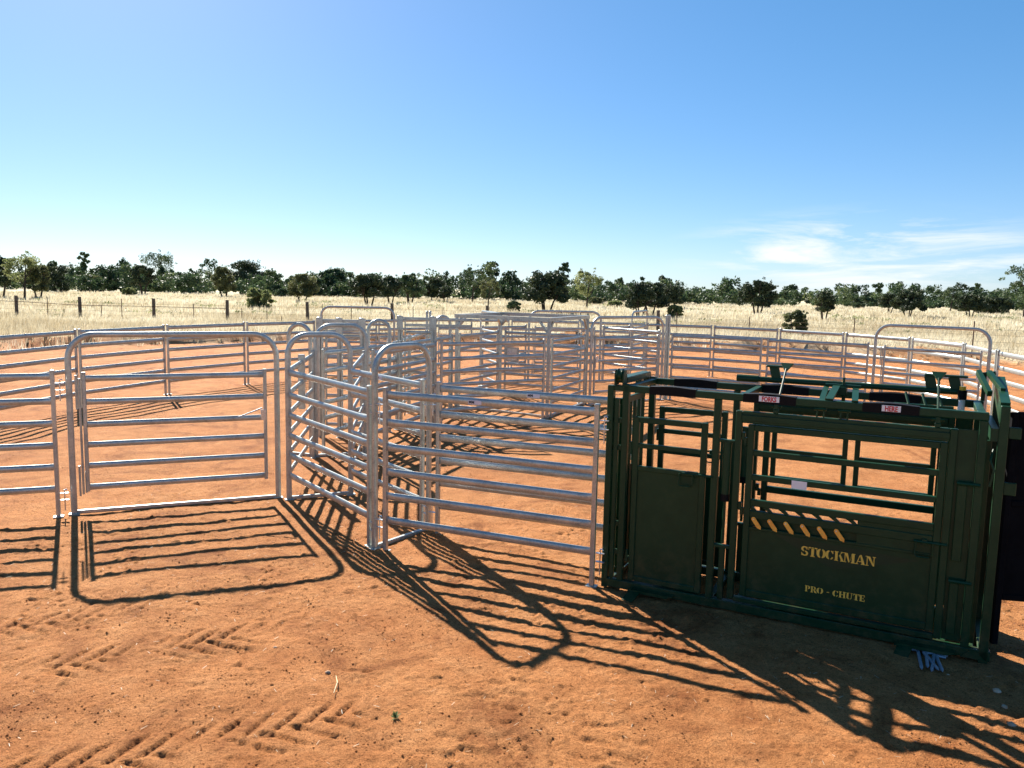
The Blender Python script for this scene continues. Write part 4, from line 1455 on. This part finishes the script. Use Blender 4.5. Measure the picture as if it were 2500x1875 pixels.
GT = 'paddock trees along the tree line'
TREES = [
    # x, y, height, half width, foliage, form, name, label
    (-70.0, 114.8, 6.8, 2.6, 'leaf_light', 'gum', 'gum_tree', 'tall pale-topped gum tree near the left edge of the photo'),
    (-69.0, 116.5, 5.6, 1.7, 'leaf_olive', 'round', 'mulga_tree', 'olive tree just right of the pale-topped gum at far left'),
    (-76.2, 119.3, 6.6, 2.0, 'leaf_dark', 'round', 'mulga_tree', 'dark tree cut by the left edge of the photo'),
    (-105.5, 184.8, 7.2, 3.3, 'leaf_dark', 'bush', 'mulga_tree', 'dense dark tree with foliage to the ground, second clump from left'),
    (-115.5, 217.3, 2.6, 2.4, 'leaf_mid', 'bush', 'shrub', 'rounded green shrub below the left tree line'),
    (-115.0, 221.7, 4.6, 2.8, 'leaf_olive', 'bush', 'mulga_tree', 'pale olive tree right of the rounded green shrub at left'),
    (-78.4, 169.9, 6.7, 2.9, 'leaf_dark', 'spread', 'mulga_tree', 'dark leaning tree left of the tall two-tiered gum'),
    (-115.5, 262.0, 13.2, 6.2, 'leaf_mid', 'gum', 'gum_tree', 'tall two-tiered gum rising above the left tree line'),
    (-116.0, 255.0, 3.2, 3.2, 'leaf_mid', 'bush', 'shrub', 'low round shrub under the tall two-tiered gum'),
    (-61.3, 169.8, 6.7, 2.8, 'leaf_olive', 'round', 'mulga_tree', 'olive round-headed tree left of the biggest dark tree'),
    (-98.8, 245.0, 5.2, 3.6, 'leaf_mid', 'bush', 'mulga_tree', 'twin-headed green tree right of the tall two-tiered gum'),
    (-77.2, 232.0, 10.6, 6.2, 'leaf_dark', 'bush', 'mulga_tree', 'biggest dark tree, behind the pale round bush'),
    (-77.4, 161.6, 1.8, 1.5, 'leaf_light', 'bush', 'shrub', 'small grey-green shrub in the grass behind the left fence posts'),
    (-29.0, 91.6, 2.6, 1.70, 'leaf_light', 'bush', 'shrub', 'pale olive dome-shaped bush standing in the grass behind the fence'),
    (-35.0, 133.0, 5.0, 2.6, 'leaf_olive', 'round', 'mulga_tree', 'dark olive ball-shaped tree right of the pale dome bush'),
    (-48.1, 218.0, 8.0, 3.8, 'leaf_mid', 'round', 'gum_tree', 'rounded gum behind the two spreading trees'),
    (-20.3, 112.4, 5.1, 2.7, 'leaf_dark', 'spread', 'mulga_tree', 'spreading dark tree with forked trunk above the far left arched gate'),
    (-19.6, 127.5, 4.8, 2.2, 'leaf_dark', 'spread', 'mulga_tree', 'dark tree overlapping the right of the forked spreading one'),
    (-18.2, 140.7, 5.7, 2.6, 'leaf_mid', 'spread', 'mulga_tree', 'mid-green tree right of the two dark spreading ones'),
    (-16.0, 161.8, 5.1, 2.4, 'leaf_dark', 'round', 'mulga_tree', 'round-headed dark tree left of the tall thin gum'),
    (-12.9, 151.1, 3.4, 1.6, 'leaf_dark', 'spread', 'mulga_tree', 'small leaning dark tree left of the tall thin gum'),
    (-8.3, 161.2, 7.7, 2.3, 'leaf_mid', 'gum', 'gum_tree', 'tall thin open-crowned gum left of the photo centre'),
    (-3.9, 121.9, 4.5, 1.7, 'leaf_olive', 'gum', 'mulga_tree', 'sparse brownish tree behind the roofed drafting frame'),
    (4.0, 99.8, 5.1, 3.5, 'leaf_dark', 'spread', 'mulga_tree', 'large dark wide-crowned tree at the centre of the photo'),
    (0.1, 98.9, 1.5, 1.0, 'leaf_mid', 'bush', 'shrub', 'small round green bush left of the large central tree'),
    (11.8, 129.9, 6.5, 2.3, 'leaf_light', 'gum', 'gum_tree', 'bright yellow-green tree right of the large central tree'),
    (13.3, 84.3, 3.9, 1.7, 'leaf_dark', 'spread', 'mulga_tree', 'dark tree with leaning trunk above the small-looking arched gate'),
    (15.1, 88.9, 4.1, 2.0, 'leaf_dark', 'spread', 'mulga_tree', 'dark spreading tree overlapping the leaning-trunk tree'),
    (27.7, 140.4, 4.5, 2.2, 'leaf_dark', 'round', 'mulga_tree', 'dark tree behind and right of the leaning-trunk pair'),
    (17.5, 86.6, 1.6, 1.1, 'leaf_light', 'bush', 'shrub', 'round olive bush above the right yard'),
    (34.3, 112.8, 5.1, 2.7, 'leaf_dark', 'spread', 'mulga_tree', 'tall dark crowned tree at right of centre, near the thin clouds'),
    (34.2, 88.4, 3.5, 1.2, 'leaf_dark', 'spread', 'mulga_tree', 'small slim-trunked tree right of the leafy green bush'),
    (19.0, 53.9, 1.9, .85, 'leaf_olive', 'bush', 'shrub', 'leafy green bush just behind the right part of the ring'),
    (66.9, 142.9, 3.7, 2.1, 'leaf_dark', 'spread', 'mulga_tree', 'dark tree left in the right-hand cluster above the arched gate'),
    (54.7, 111.4, 3.9, 2.3, 'leaf_dark', 'spread', 'mulga_tree', 'dark forked tree in the middle of the right-hand cluster'),
    (89.1, 163.8, 5.6, 2.0, 'leaf_mid', 'gum', 'gum_tree', 'green round-topped tree rising at the right tree line'),
    (67.6, 118.7, 3.6, 2.3, 'leaf_dark', 'spread', 'mulga_tree', 'dark wide tree above the right end of the arched gate'),
    (77.9, 122.5, 8.4, 3.3, 'leaf_mid', 'gum', 'gum_tree', 'tall sparse gum cut by the right edge of the photo'),
    (88.0, 146.0, 3.7, 3.2, 'leaf_dark', 'bush', 'mulga_tree', 'low dark thicket-like tree left of the gum at the right edge'),
    (75.9, 176.6, 1.6, 1.4, 'leaf_mid', 'bush', 'shrub', 'small rounded shrub in the pale grass at right'),
    (17.6, 171.5, 1.7, 1.9, 'leaf_olive', 'bush', 'shrub', 'low olive shrub right of the yellow-green tree'),
    (18.2, 144.6, 1.3, 1.6, 'leaf_light', 'bush', 'shrub', 'low yellow-green shrub in the grass right of centre'),
    (-143.1, 262.0, 8.8, 3.6, 'leaf_mid', 'gum', 'gum_tree', 'dark-headed gum above the left tree line, left of the two-tiered gum'),
    (52.0, 168.0, 1.9, 2.4, 'leaf_mid', 'bush', 'shrub', 'grey-green shrub at the foot of the right tree line'),
    (-55.0, 190.0, 2.2, 2.2, 'leaf_mid', 'bush', 'shrub', 'low shrub at the foot of the rounded gum left of centre'),
]
for i, (x, y, H, Rw, kind, form, nm, lab) in enumerate(TREES):
    tree(nm, 'shrub' if nm == 'shrub' else 'tree', lab, x, y, H, Rw, kind, form, 100 + i,
         'paddock shrubs' if nm == 'shrub' else GT)

# the far woodland: one dark mass closing the plain
g_ = np.random.default_rng(11)
cs, rs, ns, bs = [], [], [], []
for k in range(620):
    y = 196 + 130 * g_.random() ** 1.3
    x = g_.uniform(-.80, .80) * y
    Rw = g_.uniform(2.2, 4.6)
    H = g_.uniform(3.6, 7.2) * (1.0 if x < 40 else .93) * (.75 + .5 * float(vnoise(np.array([x]), np.array([y]), .035, 5)[0]))
    tone = g_.uniform(.0, .85) ** 1.2
    if x > 20:
        H *= .86
    tall = g_.random() < .13
    if tall:
        H *= 1.40
        Rw *= .85
    for j in range(26 if tall else 9):
        a = g_.uniform(0, 6.28)
        f = (j + g_.random()) / 26 if tall else g_.random()
        w = Rw * math.sqrt(max(.1, 1 - (abs(f - .4) / .65) ** 2)) * math.sqrt(g_.random()) * .9
        rr = Rw * g_.uniform(.24, .42)
        cs.append((x + w * math.cos(a), y + w * math.sin(a), .2 + (H - rr * .5) * (.10 + .9 * f)))
        rs.append(rr)
        ns.append(int(g_.uniform(30, 50)))
        bs.append(tone)
V, T = leaf_cloud(cs, rs, ns, .40, 12, .75, bs)
fw = obj('far_woodland', np_mesh('far_woodland', V, np.arange(len(V)), 4, 'leaf_mid', T * .9))
fw['kind'] = 'stuff'
tag(fw, 'far belt of dark bush closing the plain on the skyline', 'woodland')

# ------------------------------------------------------------------ dry grass
def grass(name, N, rmin, rmax, ang, hmin, hmax, bw, blades, seed, power=1.0, label=''):
    g_ = np.random.default_rng(seed)
    r = rmin + (rmax - rmin) * g_.random(N) ** power
    a = g_.uniform(-ang, ang, N)
    x, y = r * np.sin(a), r * np.cos(a)
    d = pad_edge(x, y)
    keep = (d > -1.8 + 2.8 * g_.random(N) ** .35) & (g_.random(N) < np.clip(.35 + 1.3 * (vnoise(x, y, .22, 1)), 0, 1)) & (g_.random(N) < np.clip(.30 + d * .22, .03, 1))
    x, y, r = x[keep], y[keep], r[keep]
    n = len(x)
    z = ground_height(x, y, np.zeros(n))
    hh = g_.uniform(hmin, hmax, n) * (.55 + .8 * vnoise(x, y, .3, 4))
    tin = np.clip(.02 + .62 * vnoise(x, y, .10, 2) + .42 * vnoise(x, y, .45, 7) + g_.normal(0, .14, n), 0, 1)
    Vs, Ts = [], []
    for k in range(blades):
        th = g_.uniform(0, 6.28, n)
        off = g_.uniform(0, .16, n) * (1 + r / 120)
        bx, by = x + off * np.cos(th * 3), y + off * np.sin(th * 3)
        lean = g_.uniform(.05, .55, n) * hh
        w = bw * (1 + r / 45) * g_.uniform(.6, 1.3, n)
        ph = g_.uniform(0, 6.28, n)
        wx, wy = np.cos(ph) * w, np.sin(ph) * w
        tx, ty = bx + lean * np.cos(th) + .10 * hh, by + lean * np.sin(th)
        h2 = hh * g_.uniform(.6, 1.15, n)
        Vs.append(np.stack([np.stack([bx - wx, by - wy, z - .03], 1), np.stack([bx + wx, by + wy, z - .03], 1),
                            np.stack([tx, ty, z + h2], 1)], 1).reshape(-1, 3))
        Ts.append(np.clip(tin + g_.normal(0, .1, n), 0, 1))
    V, T = np.concatenate(Vs), np.concatenate(Ts)
    o = obj(name, np_mesh(name, V, np.arange(len(V)), 3, 'grass', T))
    o['kind'] = 'stuff'
    tag(o, label, 'grass')
    return o


grass('dry_grass', 62000, 23, 75, R(52), .28, .62, .011, 7, 21, 1.25, 'pale dry grass covering the paddock from the yards to the fence')
grass('far_grass', 42000, 70, 215, R(48), .35, .70, .016, 5, 22, 1.0, 'bleached grass of the far plain up to the tree line')

g_ = np.random.default_rng(31)
cs, rs, ns = [], [], []
for k in range(95):
    y = g_.uniform(58, 175)
    x = g_.uniform(-.70, .70) * y
    rr = g_.uniform(.35, 1.3)
    for j in range(4):
        cs.append((x + g_.normal(0, rr), y + g_.normal(0, rr), .15 + .25 * g_.random()))
        rs.append(rr * .6)
        ns.append(34)
V, T = leaf_cloud(cs, rs, ns, .12, 32, .45)
V[:, 2] = np.maximum(V[:, 2], .02)
fb = obj('low_herbage', np_mesh('low_herbage', V, np.arange(len(V)), 4, 'leaf_light', T))
fb['kind'] = 'stuff'
tag(fb, 'patches of low grey-green herbage among the dry grass', 'herbage')

# crumbs of dry soil lying loose on the bare earth: beyond counting
N = 90000
cy = 3.8 + 9.5 * g_.random(N) ** 1.5
cx = g_.uniform(-.74, .74, N) * (cy + .6)
cl_ = np.clip(vnoise(cx, cy, 1.4, 3) * 2.2 - .6, .04, 1) * np.clip(vnoise(cx, cy, 5., 6) * 1.8 - .35, .05, 1)
kp = g_.random(N) < cl_ * 1.3
cx, cy = cx[kp], cy[kp]
N = len(cx)
cz = ground_height(cx, cy, sstep(9, 5.6, np.abs(cx)) * sstep(17, 9, cy) * sstep(2.5, 3.5, cy))
sz = .0016 + .0085 * g_.random(N) ** 9 + .0022 * g_.random(N)
dirs = np.array([(1, 0, 0), (0, 1, 0), (-1, 0, 0), (0, -1, 0), (0, 0, 1), (0, 0, -.6)], float)
ang = g_.uniform(0, 6.28, N)
ca, sa = np.cos(ang), np.sin(ang)
P = dirs[None, :, :] * g_.uniform(.6, 1.3, (N, 6, 1))
PX = P[:, :, 0] * ca[:, None] - P[:, :, 1] * sa[:, None]
PY = P[:, :, 0] * sa[:, None] + P[:, :, 1] * ca[:, None]
V = np.stack([PX * sz[:, None] + cx[:, None], PY * sz[:, None] + cy[:, None], P[:, :, 2] * sz[:, None] * .8 + cz[:, None] + sz[:, None] * .25], 2).reshape(-1, 3)
tri = np.array([(0, 1, 4), (1, 2, 4), (2, 3, 4), (3, 0, 4), (1, 0, 5), (2, 1, 5), (3, 2, 5), (0, 3, 5)])
Fc = (np.arange(N)[:, None, None] * 6 + tri[None]).ravel()
cr = obj('soil_crumbs', np_mesh('soil_crumbs', V, Fc, 3, 'ground'))
cr['kind'] = 'stuff'
tag(cr, 'loose crumbs of dry red soil over the foreground', 'soil')
